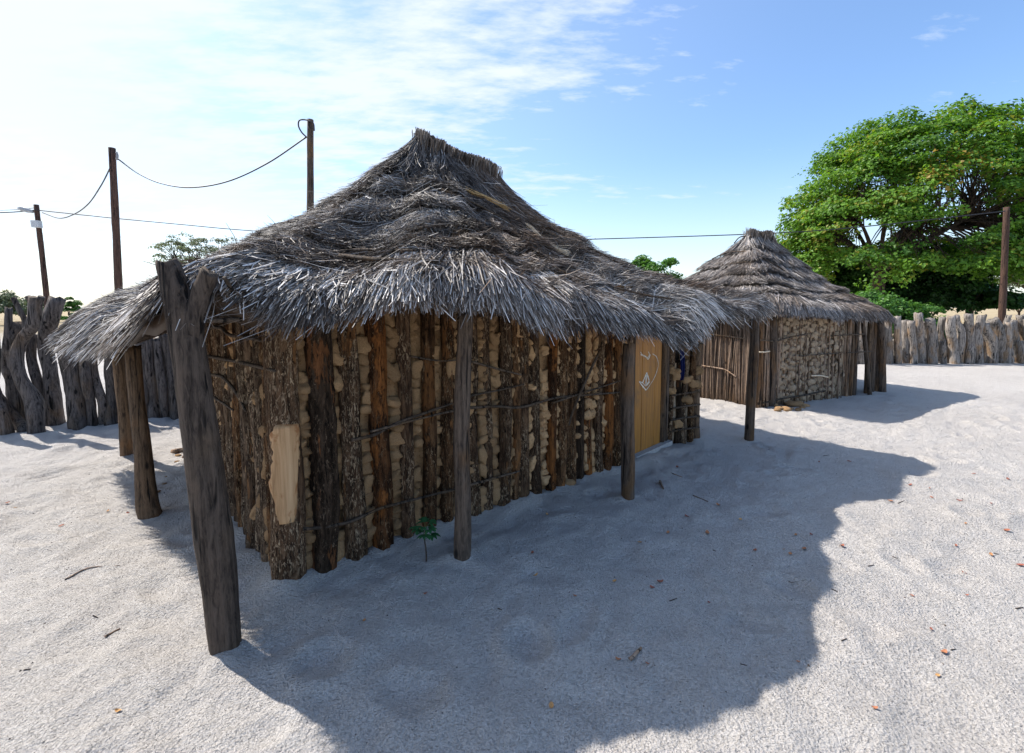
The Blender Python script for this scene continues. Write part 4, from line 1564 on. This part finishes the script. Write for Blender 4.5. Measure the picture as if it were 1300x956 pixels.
fence_r = thing('palisade_fence', 'pale grey palisade of upright logs in front of the big green tree', 'fence', G(1200, 462))
Z3 = lambda x, y: (1080 + x * 0.169, 330 + y * 0.169)
RL = [
    (192, 770, 60, [(190, 640), (188, 470)]), (268, 775, 84, [(262, 640), (255, 520), (262, 480)]), (285, 765, 44, [(285, 600), (280, 415)]),
    (325, 766, 26, [(325, 680), (322, 600)]), (358, 768, 46, [(352, 600), (352, 425)]), (418, 770, 58, [(412, 620), (405, 455)]),
    (472, 778, 50, [(465, 640), (455, 560), (452, 460)]), (535, 780, 56, [(525, 620), (512, 500), (505, 398)]), (572, 782, 40, [(580, 700), (568, 560), (553, 470)]),
    (612, 772, 62, [(612, 620), (605, 510), (592, 447)]), (655, 778, 34, [(656, 690), (655, 605)]), (697, 778, 36, [(690, 690), (690, 610)]), (735, 780, 44, [(715, 640), (672, 560), (690, 432)]),
    (782, 782, 58, [(768, 640), (745, 510), (755, 420)]), (822, 784, 50, [(822, 660), (830, 540), (795, 470), (790, 420)]), (868, 790, 44, [(868, 720), (862, 620), (855, 480)]),
    (900, 720, 54, [(905, 620), (895, 520), (880, 405)]), (932, 794, 64, [(932, 740), (930, 662)]), (958, 760, 56, [(955, 640), (955, 540), (985, 415)]),
    (1000, 792, 66, [(1000, 700), (985, 600), (985, 520)]), (1062, 796, 68, [(1065, 700), (1060, 600), (1010, 520), (1000, 480)]), (1135, 792, 82, [(1120, 640), (1100, 520), (1060, 448)]),
    (1170, 780, 36, [(1165, 600), (1165, 500), (1190, 415)]), (1200, 782, 44, [(1190, 660), (1180, 560), (1185, 470)]), (1240, 780, 66, [(1232, 640), (1210, 540), (1210, 460)]),
    (1285, 782, 44, [(1280, 690), (1270, 610)]), (1310, 780, 50, [(1300, 600), (1285, 500), (1275, 415)]), (1345, 782, 60, [(1345, 620), (1335, 440)]), (1400, 782, 58, [(1400, 620), (1392, 430)]),
    (1455, 784, 54, [(1452, 620), (1452, 460)]), (1510, 784, 62, [(1512, 620), (1505, 430)]), (1568, 784, 54, [(1566, 620), (1560, 470)]), (1625, 784, 58, [(1622, 620), (1626, 440)]),
    (138, 768, 58, [(136, 620), (130, 440)]), (80, 768, 54, [(82, 620), (76, 460)]), (25, 766, 56, [(22, 620), (25, 450)]),
]
for k, (bx, by, wd, path) in enumerate(RL):
    pp = [(bx, by)] + path
    n_ = len(pp)
    gnarl(fence_r, pp, [wd * (1.05 - 0.12 * i / n_) for i in range(n_)], M_FENCE, k * 1.9 + 50, conv=Z3, rough=0.11, baseY=13.3 + 0.12 * math.sin(k * 2.7), rings=18, sides=12)

# ------------------------------------------------------------------ poles and cables
def straight_pole(name, label, base_px, top_px, Y, wid, cat='utility pole', mat=M_POLE):
    b, t_ = at(*base_px, Y), at(*top_px, Y)
    d = (t_ - b) / (t_.z - b.z)
    b = t_ - d * (t_.z + 0.3)
    th_ = thing(name, label, cat, (b.x, b.y, 0))
    r_ = wid * Y / F_PX / 2
    build('shaft', tube([b, (b + t_) / 2 + Vector((r_ * 0.25, 0, 0)), t_], [r_ * 1.15, r_ * 1.03, r_ * 0.9], 26, 12, 0.06, 0.05, Y), mat, th_, (b.x, b.y, 0))
    return th_, t_


up1, t1 = straight_pole('utility_pole', 'tall rough wooden pole left of the near hut roof, a cable drooping from both sides', (149, 350), (142, 188), 12.4, 8)
up2, t2 = straight_pole('utility_pole', 'wooden pole with a cable loop at its top, behind the near hut roof', (393, 265), (394, 152), 10.6, 8.4, mat=M_POST)
up3, t3 = straight_pole('street_lamp', 'slender leaning brown pole with a small lamp arm at the far left', (60, 392), (46, 260), 19.6, 5.6)
up4, t4 = straight_pole('utility_pole', 'reddish brown pole behind the pale palisade, in front of the big tree', (1271, 408), (1278, 263), 16.0, 6.6)


def metal(o, bev=0.01):
    return o


# lamp head, arm and junction box
a_ = at(47, 269, 19.6)
b_ = at(26, 265.5, 19.6)
build('lamp_arm', tube([a_, at(37, 267.5, 19.6), b_], [0.03, 0.028, 0.028], 8, 8), M_METAL, up3, a_)
hd = tube([at(42, 269, 19.55), at(35, 267, 19.55), at(28, 265, 19.55), at(22.5, 264, 19.55)], [0.05, 0.10, 0.11, 0.03], 12, 12)
build('lamp_head', hd, M_METAL, up3, a_)
bx_ = at(46.5, 284.5, 19.35)
build('junction_box', box_pts(bx_, (0.13, 0.02, 0), (0, 0.09, 0), (-0.01, 0, 0.14)), M_BOX, up3, bx_, False)
bk = at(149, 196, 12.3)
build('bracket', tube([at(148, 203, 12.3), at(149, 198, 12.3), at(148, 193, 12.3)], [0.025, 0.03, 0.02], 6, 8), M_METAL, up1, bk)


def cable(pts, r, label, n=60):
    o = build('cable', tube(pts, [r] * len(pts), n, 6), M_CABLE, None, pts[0])
    return tag(o, label, 'cable')


cable([at(150, 202, 12.35), at(175, 220, 12.1), at(205, 233, 11.7), at(243, 238, 11.3), at(290, 230, 11.0), at(340, 207, 10.8), at(389, 174, 10.6)], 0.016, 'cable sagging between the two wooden poles above the near hut roof')
cable([at(389, 174, 10.55), at(383, 168, 10.55), at(379, 160, 10.55), at(380, 153, 10.55), at(387, 152, 10.55), at(394, 154, 10.5), at(398, 157, 10.5), at(399, 166, 10.5)], 0.016, 'short cable loop at the top of the pole behind the near hut', 40)
cable([at(140, 213, 12.3), at(128, 236, 13.4), at(112, 259, 15), at(94, 272, 17), at(75, 277, 18.5), at(54, 270, 19.5)], 0.018, 'cable drooping from the tall pole down to the lamp pole')
lampA = at(49, 267, 19.5)
cable([lampA, at(140, 276.5, 19.4), at(230, 285, 19.2), at(320, 293, 19.0), at(480, 303, 18.6), at(640, 306, 18.2), at(775, 303, 17.6), at(960, 297, 17), at(1060, 291, 16.6), at(1170, 280, 16.2), at(1276, 268, 15.9)], 0.020, 'long dark cable running from the lamp pole behind both roofs to the right pole', 140)
cable([at(-260, 272, 21), at(-120, 271.5, 20.5), at(0, 270, 20), at(48, 266.5, 19.5)], 0.024, 'thick cable leaving the frame left of the lamp pole', 40)
cable([at(-260, 262, 21), at(-100, 266, 20.4), at(0, 267, 20), at(44, 264, 19.6)], 0.012, 'thin wire leaving the frame left above the lamp arm', 40)


# ------------------------------------------------------------------ trees
def leaf_quads(P, nrm, size, r, shade):
    n = len(P)
    a = r.normal(0, 1, (n, 3))
    t = np.cross(nrm, a)
    t /= np.linalg.norm(t, axis=1)[:, None] + 1e-9
    b = np.cross(nrm, t)
    L = size * r.uniform(0.5, 1.4, n)
    Wd = L * r.uniform(0.32, 0.5, n)
    V = np.stack([P - t * L[:, None] * 0.5, P + b * Wd[:, None] + nrm * (Wd * 0.25)[:, None], P + t * L[:, None] * 0.5 - nrm * (L * 0.15)[:, None], P - b * Wd[:, None] + nrm * (Wd * 0.25)[:, None]], 1).reshape(-1, 3)
    return (V, [np.arange(n)[:, None] * 4 + np.arange(4)[None]]), np.repeat(shade, 4)


def crown_leaves(centers, radii, per, size, seed, center, flat=0.7, sparse=0.0, yellow_at=None):
    r = np.random.default_rng(seed)
    centers = np.asarray(centers, float)
    k = len(centers)
    idx = np.repeat(np.arange(k), per)
    n = len(idx)
    d = r.normal(0, 1, (n, 3))
    d /= np.linalg.norm(d, axis=1)[:, None]
    d[:, 2] = np.where(d[:, 2] < -0.2, -d[:, 2] * 0.6, d[:, 2])
    rad = np.asarray(radii)[idx] * (0.45 + 0.6 * r.random(n) ** 0.6)
    P = centers[idx] + d * rad[:, None] * np.array([1, 1, flat])
    P += 0.35 * np.asarray(radii)[idx][:, None] * np.stack([noise(P * 1.3, seed + i) for i in range(3)], 1)
    out = P - np.asarray(center)
    out /= np.linalg.norm(out, axis=1)[:, None] + 1e-9
    nr = d * 0.5 + out * 0.4 + np.array([0, 0, 0.55]) + r.normal(0, 0.45, (n, 3))
    nr /= np.linalg.norm(nr, axis=1)[:, None] + 1e-9
    tone = r.normal(0, 0.17, k)
    sh = np.clip(0.45 + tone[idx] + r.normal(0, 0.20, n), 0, 0.9)
    if yellow_at is not None:
        c_, rr_ = yellow_at
        sh = np.where((np.linalg.norm(P - np.asarray(c_), axis=1) < rr_) & (r.random(n) < 0.22), 1.0, sh)
    return leaf_quads(P, nr, size, r, sh)


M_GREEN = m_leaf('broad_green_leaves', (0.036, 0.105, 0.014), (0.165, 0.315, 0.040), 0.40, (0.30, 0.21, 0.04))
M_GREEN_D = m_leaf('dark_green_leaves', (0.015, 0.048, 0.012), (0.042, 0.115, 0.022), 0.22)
M_GREEN_L = m_leaf('fresh_green_leaves', (0.035, 0.10, 0.018), (0.105, 0.235, 0.04), 0.32)
M_GREEN_G = m_leaf('grey_green_leaves', (0.07, 0.095, 0.045), (0.16, 0.195, 0.10), 0.25)
M_TRUNK = m_timber('tree_bark', (0.025, 0.018, 0.014), (0.085, 0.06, 0.045), (0.10, 0.065, 0.045), (0.85, 0.3))


def make_tree(name, label, base, trunk_h, trunk_r, centers, radii, per, size, mat, seed, center, flat=0.7, cat='tree', limbs=7, yellow_at=None, group=None, lean=(0, 0)):
    t_ = thing(name, label, cat, base, group)
    r = random.Random(seed)
    b = Vector(base)
    top = b + Vector((lean[0], lean[1], trunk_h))
    centers = [Vector(tuple(c)) for c in centers]
    parts = [tube([b + Vector((0, 0, -0.3)), b + Vector((lean[0] * 0.3, lean[1] * 0.3, trunk_h * 0.5)), top], [trunk_r * 1.25, trunk_r, trunk_r * 0.85], 12, 12, 0.1, 0.1, seed)]
    # limbs: group the clumps by direction, one limb to each group, twigs from it
    groups = {}
    for c_ in centers:
        d = c_ - top
        groups.setdefault(int((math.atan2(d.y, d.x) + math.pi) / (2 * math.pi) * limbs) % limbs, []).append(c_)
    for g in groups.values():
        m_ = sum(g, Vector()) / len(g)
        mid = top + (m_ - top) * 0.5 + Vector((r.uniform(-.3, .3), r.uniform(-.3, .3), 0.10 * (m_ - top).length))
        end = top + (m_ - top) * 0.85
        lr = trunk_r * 0.36
        parts.append(tube([top - Vector((0, 0, 0.2)), mid, end], [lr, lr * 0.7, lr * 0.4], 10, 8, 0.1, 0, seed))
        for c_ in g:
            s_ = mid + (end - mid) * r.random()
            h = s_ + (c_ - s_) * 0.5 + Vector((r.uniform(-.2, .2), r.uniform(-.2, .2), r.uniform(-.1, .2)))
            parts.append(tube([s_, h, c_], [lr * 0.3, lr * 0.2, lr * 0.07], 6, 5))
    build('trunk', join(parts), M_TRUNK, t_, base)
    VF_, sh = crown_leaves(centers, radii, per, size, seed, center, flat, 0, yellow_at)
    build('crown', VF_, mat, t_, base, False, {'shade': sh})
    return t_


# the big shade tree
Yt = 21.0
tb = at(1113, 400, Yt)
tb.z = 0
cc = at(1168, 330, Yt + 0.5)
rx, ry = 5.7, 4.6
ztop = at(1190, 128, Yt).z
zlow = 3.4
r = np.random.default_rng(42)
cen, rad_ = [], []
i = 0
while len(cen) < 620:
    a = r.uniform(0, 2 * math.pi)
    e = math.asin(r.uniform(-0.28, 1.0))
    sh_ = r.uniform(0.82, 1.0) if r.random() < 0.80 else r.uniform(0.5, 0.8)
    ce = math.cos(e) ** 0.75
    x = math.cos(a) * ce * sh_
    y = math.sin(a) * ce * sh_
    z = math.sin(e) * sh_
    # dome, fuller to the right, boxy shoulders
    X = cc.x + x * rx
    Yp = cc.y + y * ry
    Z = 4.2 + z * (ztop - 4.75) * (1.0 - 0.22 * max(0, x) ** 1.3)
    # open window under the left side of the dome where trunk and sky show
    pxx = 650 + F_PX * X / Yp
    pyy = 390 - F_PX * (Z - HCAM) / Yp
    if ((pxx - 1095) / 36) ** 2 + ((pyy - 300) / 24) ** 2 < 1 or ((pxx - 1225) / 62) ** 2 + ((pyy - 272) / 40) ** 2 < (0.75 if r.random() < 0.75 else 0):
        continue
    if pyy > 338 and pxx < 1090 and pxx > 1035:
        continue
    cen.append((X, Yp, Z))
    rad_.append(r.uniform(0.6, 1.0))
make_tree('shade_tree', 'big broad-crowned green tree behind the pale palisade', tb, 3.4, 0.26, cen, rad_, 230, 0.135, M_GREEN, 5, (cc.x, cc.y, 3.6), 0.62, limbs=9, yellow_at=(at(1222, 212, Yt - 3.6), 1.15))

# dark mass of trees and shrubs in the big tree's shade
def bush(name, label, px, py_top, Y, wpx, per, size, mat, seed, n=24, cat='bush', zmin=0.3, group=None, depth=0.8, flat=0.8, trunk=0.5, rclump=0.36):
    c_ = at(px, py_top, Y)
    h = c_.z
    w_ = wpx * Y / F_PX / 2
    r_ = np.random.default_rng(seed)
    cs, rs = [], []
    while len(cs) < n:
        a, e = r_.uniform(0, 2 * math.pi), math.asin(r_.uniform(-0.1, 1.0))
        s_ = r_.uniform(0.45, 0.9)
        cs.append((c_.x + math.cos(a) * math.cos(e) * s_ * w_, Y + math.sin(a) * math.cos(e) * s_ * w_ * depth, zmin + (h - zmin) * (0.25 + 0.68 * math.sin(e) * s_ + 0.05)))
        rs.append(r_.uniform(0.7, 1.2) * rclump * min(w_, h))
    return make_tree(name, label, (c_.x, Y, 0), max(0.3, h * trunk * 0.6), 0.03 * h + 0.02, cs, rs, per, size, mat, seed, (c_.x, Y, h * 0.4), flat, cat, 5, None, group)


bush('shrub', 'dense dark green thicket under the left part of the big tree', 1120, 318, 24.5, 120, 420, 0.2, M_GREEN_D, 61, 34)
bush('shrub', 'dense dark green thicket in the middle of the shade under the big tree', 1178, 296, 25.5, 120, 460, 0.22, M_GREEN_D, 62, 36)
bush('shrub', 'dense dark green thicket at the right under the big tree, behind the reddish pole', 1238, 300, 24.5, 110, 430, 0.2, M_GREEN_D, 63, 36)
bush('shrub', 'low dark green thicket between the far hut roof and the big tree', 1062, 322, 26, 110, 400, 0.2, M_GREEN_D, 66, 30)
bush('leafy_bush', 'bright fresh green bush just beyond the far hut roof corner', 1116, 356, 15.4, 88, 300, 0.10, M_GREEN_L, 64, 34)
bush('leafy_bush', 'low fresh green bush right behind the pale palisade logs', 1170, 380, 15.0, 76, 260, 0.09, M_GREEN_L, 65, 24)
bush('thorn_tree', 'yellowish feathery thorn tree at the right edge behind the reddish pole', 1318, 318, 34, 110, 220, 0.16, M_GREEN_G, 67, 30, 'tree', 2.2, trunk=0.8, rclump=0.22)
bush('leafy_tree', 'green tree top showing between the two hut roofs', 832, 312, 24, 84, 330, 0.16, M_GREEN_L, 68, 30, 'tree', 1.2, trunk=0.9, rclump=0.3)
bush('thorn_tree', 'sparse grey green thorn tree top behind the left of the near hut roof', 250, 290, 21, 128, 70, 0.075, M_GREEN_G, 69, 90, 'tree', 2.9, trunk=0.75, rclump=0.11, flat=0.7)
bush('thorn_tree', 'pale feathery bush on the horizon behind the left palisade', 8, 370, 42, 66, 220, 0.2, M_GREEN_G, 70, 26, 'bush', 0.3, rclump=0.28)
bush('leafy_bush', 'small green bush showing above the left palisade beside the lamp pole', 92, 373, 30, 26, 180, 0.13, M_GREEN_L, 71, 18, 'bush', 0.3)
for k, (px, py, Y, w_) in enumerate([(40, 378, 48, 60), (-60, 374, 50, 90), (-150, 376, 46, 90)]):
    bush('distant_bush', ['low grey green bush on the horizon seen through the left palisade', 'grey green bush just outside the left frame edge', 'grey green bush farther outside the left frame edge'][k], px, py, Y, w_, 160, 0.22, M_GREEN_G, 80 + k, 20, 'bush', 0.3, 'bushes on the left horizon', rclump=0.3)
for k, (px, py, Y, w_) in enumerate([(1392, 345, 40, 110), (1480, 335, 44, 140), (1296, 372, 58, 40)]):
    bush('distant_tree', ['grey green tree just outside the right frame edge', 'tall grey green tree farther outside the right frame edge', 'small grey green tree far behind the right end of the pale palisade'][k], px, py, Y, w_, 200, 0.22, M_GREEN_G, 90 + k, 24, 'tree', 0.8, 'trees on the right horizon', rclump=0.28)

# dry grass beyond the right fence
n = 9000
gxr = rng.uniform(13.5, 48, n)
gyr = rng.uniform(17, 60, n)
hh = rng.uniform(0.12, 0.4, n)
a = rng.uniform(0, math.pi, n)
sd = np.stack([np.cos(a), np.sin(a), a * 0], 1) * rng.uniform(0.02, 0.05, n)[:, None]
P = np.stack([gxr, gyr, np.full(n, -0.03)], 1)
tp = P + np.stack([rng.normal(0, 0.1, n), rng.normal(0, 0.1, n), hh], 1)
grass = build('dry_grass', (np.stack([P - sd, P + sd, tp], 1).reshape(-1, 3), [np.arange(n)[:, None] * 3 + np.arange(3)[None]]), M_STRAW, None, (25, 30, 0), False)
grass['kind'] = 'stuff'
tag(grass, 'dry yellow grass on the ground beyond the pale palisade', 'grass')

# ------------------------------------------------------------------ seedling
sp_ = G(541, 716)
plant = thing('seedling', 'small green leafy seedling growing beside the front wall and post', 'plant', sp_)
s_top = at(540, 672, sp_.y)
build('stem', tube([sp_ + Vector((0, 0, -0.03)), at(541, 700, sp_.y), at(539, 685, sp_.y), s_top], [0.006, 0.005, 0.0045, 0.003], 10, 7), M_LATH, plant, sp_)
M_SEED = m_leaf('seedling_leaves', (0.022, 0.085, 0.030), (0.05, 0.165, 0.06), 0.25)


def lobed_leaf(base, direction, L, droop, seed):
    """a palmate leaf of five lobes on a short stalk"""
    r_ = random.Random(seed)
    d = Vector(direction).normalized()
    side = d.cross(Vector((0, 0, 1))).normalized()
    hub = base + d * L * 0.45 + Vector((0, 0, L * 0.22))
    parts = [tube([base, base + d * L * 0.2 + Vector((0, 0, L * 0.15)), hub], [0.0022, 0.002, 0.0016], 5, 5)]
    for a in (-1.25, -0.62, 0, 0.62, 1.25):
        dd = (d * math.cos(a) + side * math.sin(a)).normalized()
        s2 = dd.cross(Vector((0, 0, 1))).normalized()
        ll = L * (1.0 - 0.25 * abs(a) / 1.25) * r_.uniform(0.85, 1.1)
        pts = []
        for t, w_ in ((0, 0.03), (0.3, 0.15), (0.6, 0.18), (0.85, 0.10), (1.0, 0.01)):
            c_ = hub + dd * ll * t * 0.8 - Vector((0, 0, droop * ll * t * t))
            pts += [c_ - s2 * ll * w_ + Vector((0, 0, ll * w_ * 0.25)), c_ - Vector((0, 0, 0)), c_ + s2 * ll * w_ + Vector((0, 0, ll * w_ * 0.25))]
        parts.append((np.array([tuple(p) for p in pts]), [grid_faces(5, 3)]))
    return join(parts)


for k in range(9):
    a = k * 2.4
    b_ = sp_ + (s_top - sp_) * (0.72 + 0.035 * k)
    VF_ = lobed_leaf(b_, (math.cos(a), math.sin(a), 0.25 + 0.05 * k), random.uniform(0.075, 0.105), 0.35, k)
    build('leaf', VF_, M_SEED, plant, b_, True, {'shade': np.full(len(VF_[0]), random.uniform(0.25, 0.7))})


# ------------------------------------------------------------------ small things on the sand
def gp(px, py):
    p = G(px, py)
    p.z = float(ground_z(p.x, p.y)[0])
    return p


STONES = [blob('stone', k + 40, 1, 0.85, 0.7, 2, 0.22, M_CLOD) for k in range(4)]
for (px, py, s_, lab) in [(697, 622, 0.05, 'flat ochre stone lying at the foot of the front wall, nearer of two'), (722, 618, 0.075, 'rounded ochre stone lying at the foot of the front wall, larger of two'),
                          (581, 716, 0.022, 'tiny ochre stone at the foot of the middle veranda post')]:
    p = gp(px, py)
    o = link('stone', random.choice(STONES), None, p + Vector((0, 0, s_ * 0.35)))
    o.scale = (s_, s_ * 0.8, s_ * 0.75)
    tag(o, lab, 'stone')
for k in range(16):
    p = gp(984 + 5.2 * (k % 8) + random.uniform(-3, 3), 515 + (k // 8) * 6 + random.uniform(-3, 3))
    s_ = random.uniform(0.04, 0.10) if k not in (3, 5) else 0.12
    o = link('fallen_clod', random.choice(STONES), None, p + Vector((0, 0, s_ * 0.2)))
    o.scale = (s_, s_ * 0.9, s_ * 0.62)
    o.rotation_euler = (0, 0, random.uniform(0, 6))
    tag(o, 'broken lump of ochre mud in the small heap at the far hut wall', 'mud lump', 'mud lumps heaped at the far hut')
for k, (px, py) in enumerate([(238, 603), (226, 578), (212, 608), (209, 615), (225, 588), (200, 626), (196, 658)]):
    p = gp(px, py)
    s_ = random.uniform(0.016, 0.034)
    o = link('fallen_clod', random.choice(STONES), None, p + Vector((0, 0, s_ * 0.2)))
    o.scale = (s_ * 1.3, s_, s_ * 0.7)
    o.rotation_euler = (0, 0, random.uniform(0, 6))
    tag(o, 'small brown crumb of mud on the sand between the left veranda posts', 'mud lump', 'mud crumbs by the left veranda posts')


def stick(pix, r_, label, group=None, name='stick', mat=M_STICK):
    P = [gp(*p) + Vector((0, 0, r_ * 0.7)) for p in pix]
    o = build(name, tube(P, [r_] * (len(P) - 1) + [r_ * 0.6], 6 * len(P), 6, 0.15, 0, P[0].x), mat, None, P[0])
    tag(o, label, 'stick', group)


stick([(219, 575), (230, 572), (242, 574)], 0.030, 'short thick crooked stick lying by the left wall behind the near post')
stick([(232, 582), (244, 578)], 0.016, 'thin stick lying just below the thick stick by the left wall')
stick([(82, 735), (112, 723), (152, 721)], 0.004, 'long thin curved twig on the bright sand left of the near post')
stick([(133, 807), (152, 796)], 0.006, 'dark short twig on the bright sand left of the near post foot')
stick([(838, 612), (842, 623)], 0.014, 'short brown stick lying upright to the yellow door, on shaded sand')
stick([(845, 597), (866, 604)], 0.006, 'thin twig near the yellow door on shaded sand')
stick([(800, 838), (814, 826)], 0.011, 'dark bark chip lying at the bottom centre in the shade')
stick([(880, 627), (899, 634)], 0.006, 'thin twig on the shaded sand right of the short stick')
tw = [(705, 741), (632, 775), (702, 835), (745, 757), (850, 762), (1001, 741), (940, 845), (1068, 820), (1133, 708), (1102, 720), (1262, 702), (1290, 772), (60, 700), (118, 780), (45, 630), (30, 850), (1055, 753), (905, 700), (890, 570), (970, 572), (1045, 580), (1140, 640), (1175, 665), (1207, 830)]
for k, (px, py) in enumerate(tw):
    a = random.uniform(-0.7, 0.7)
    l_ = random.uniform(5, 11)
    stick([(px, py), (px + l_ * math.cos(a), py + 0.55 * l_ * math.sin(a))], random.uniform(0.002, 0.0042), 'tiny dark twig lying on the sand around the near hut', 'tiny twigs on the sand', 'twig', M_POST_DARK)

# fallen leaves, reddish
M_DRY = Mat('dry_red_leaf', 0.7, 0.3)
M_DRY.color(M_DRY.hsv(M_DRY.ramp(M_DRY.noise(M_DRY.coords(), 40, 3), [(0.3, (0.32, 0.085, 0.035)), (0.7, (0.52, 0.21, 0.10))]), M_DRY.math('MULTIPLY_ADD', M_DRY.random(), 0.05, 0.485), 0.95, M_DRY.math('MULTIPLY_ADD', M_DRY.random(), 0.6, 0.65)))
leaf_meshes = []
for k in range(5):
    L = 1.0
    V = []
    for i in range(6):
        t = i / 5
        w_ = 0.30 * math.sin(math.pi * (t * 0.92 + 0.04)) ** 0.8 + 0.01
        curl = (0.20 + 0.12 * (k % 3)) * (t - 0.5) ** 2 * 2
        for s_ in (-1, 0, 1):
            V.append((t - 0.5 + 0.05 * s_ * math.sin(k), s_ * w_, curl + 0.10 * abs(s_) * (1 + 0.5 * math.sin(k * 2 + i)) + 0.03))
    me = mesh('fallen_leaf', V, [grid_faces(6, 3)])
    me.materials.append(M_DRY.m)
    leaf_meshes.append(me)
lv = [(78, 670), (137, 652), (163, 655), (10, 641), (20, 647), (730, 760), (828, 748), (838, 740), (780, 740), (695, 655), (848, 675), (872, 657), (898, 680), (812, 692), (680, 732), (676, 708), (785, 838), (822, 845), (995, 697), (1010, 682), (1021, 697), (1030, 683), (1069, 695), (1078, 588), (1040, 587), (1130, 638), (1155, 616), (1180, 622), (1182, 635), (1280, 609), (1236, 602), (1218, 637), (1284, 656), (1258, 642), (1225, 668), (1278, 677), (1214, 691), (1258, 704), (1296, 717), (1224, 726), (1158, 757), (1227, 757), (1182, 801), (1013, 844), (1198, 833), (1190, 860), (860, 592), (912, 640), (940, 660), (958, 702), (1003, 705), (540, 755), (462, 790), (900, 762), (1110, 905), (700, 900), (150, 905)]
for k, (px, py) in enumerate(lv):
    p = gp(px, py)
    o = link('fallen_leaf', leaf_meshes[k % 5], None, p + Vector((0, 0, 0.004)))
    s_ = random.uniform(0.022, 0.048) * (1 if p.y > 2.6 else 0.75)
    o.scale = (s_, s_ * random.uniform(0.8, 1.1), s_)
    o.rotation_euler = (random.uniform(-0.15, 0.15), random.uniform(-0.1, 0.1), random.uniform(0, 6.28))
    tag(o, 'small dry reddish leaf fallen on the pale sand', 'leaf', 'fallen leaves on the sand')

# crumbs and fine litter on the sand, too fine to count
n = 5200
cxy = np.stack([rng.uniform(-6, 8, n), 0.8 + 8.5 * rng.random(n) ** 1.4], 1)
keep = noise2(cxy[:, 0] * 1.1, cxy[:, 1] * 1.1, 333) + rng.normal(0, 0.5, n) > -0.1
cxy = cxy[keep]
n = len(cxy)
cz = ground_z(cxy[:, 0], cxy[:, 1])
tet = np.array([[1, 0, -.3], [-.5, .8, -.3], [-.5, -.8, -.3], [0, 0, .9]])
sz = rng.uniform(0.0015, 0.0055, n)
ang = rng.uniform(0, 6.28, n)
c_, s_ = np.cos(ang), np.sin(ang)
el = rng.uniform(0.6, 2.2, n)
Vx = tet[None, :, 0] * el[:, None]
Vy = np.repeat(tet[None, :, 1], n, 0)
V = np.stack([Vx * c_[:, None] - Vy * s_[:, None], Vx * s_[:, None] + Vy * c_[:, None], np.repeat(tet[None, :, 2], n, 0)], 2) * sz[:, None, None]
V += np.stack([cxy[:, 0], cxy[:, 1], cz + 0.001], 1)[:, None, :]
b = np.arange(n)[:, None] * 4
F_ = np.concatenate([b + np.array([[0, 1, 3]]), b + np.array([[1, 2, 3]]), b + np.array([[2, 0, 3]])])
lit = build('litter_crumbs', (V.reshape(-1, 3), [F_]), M_POST, None, (0, 3, 0), False)
lit['kind'] = 'stuff'
tag(lit, 'fine dark crumbs and grains scattered over the pale sand', 'litter')
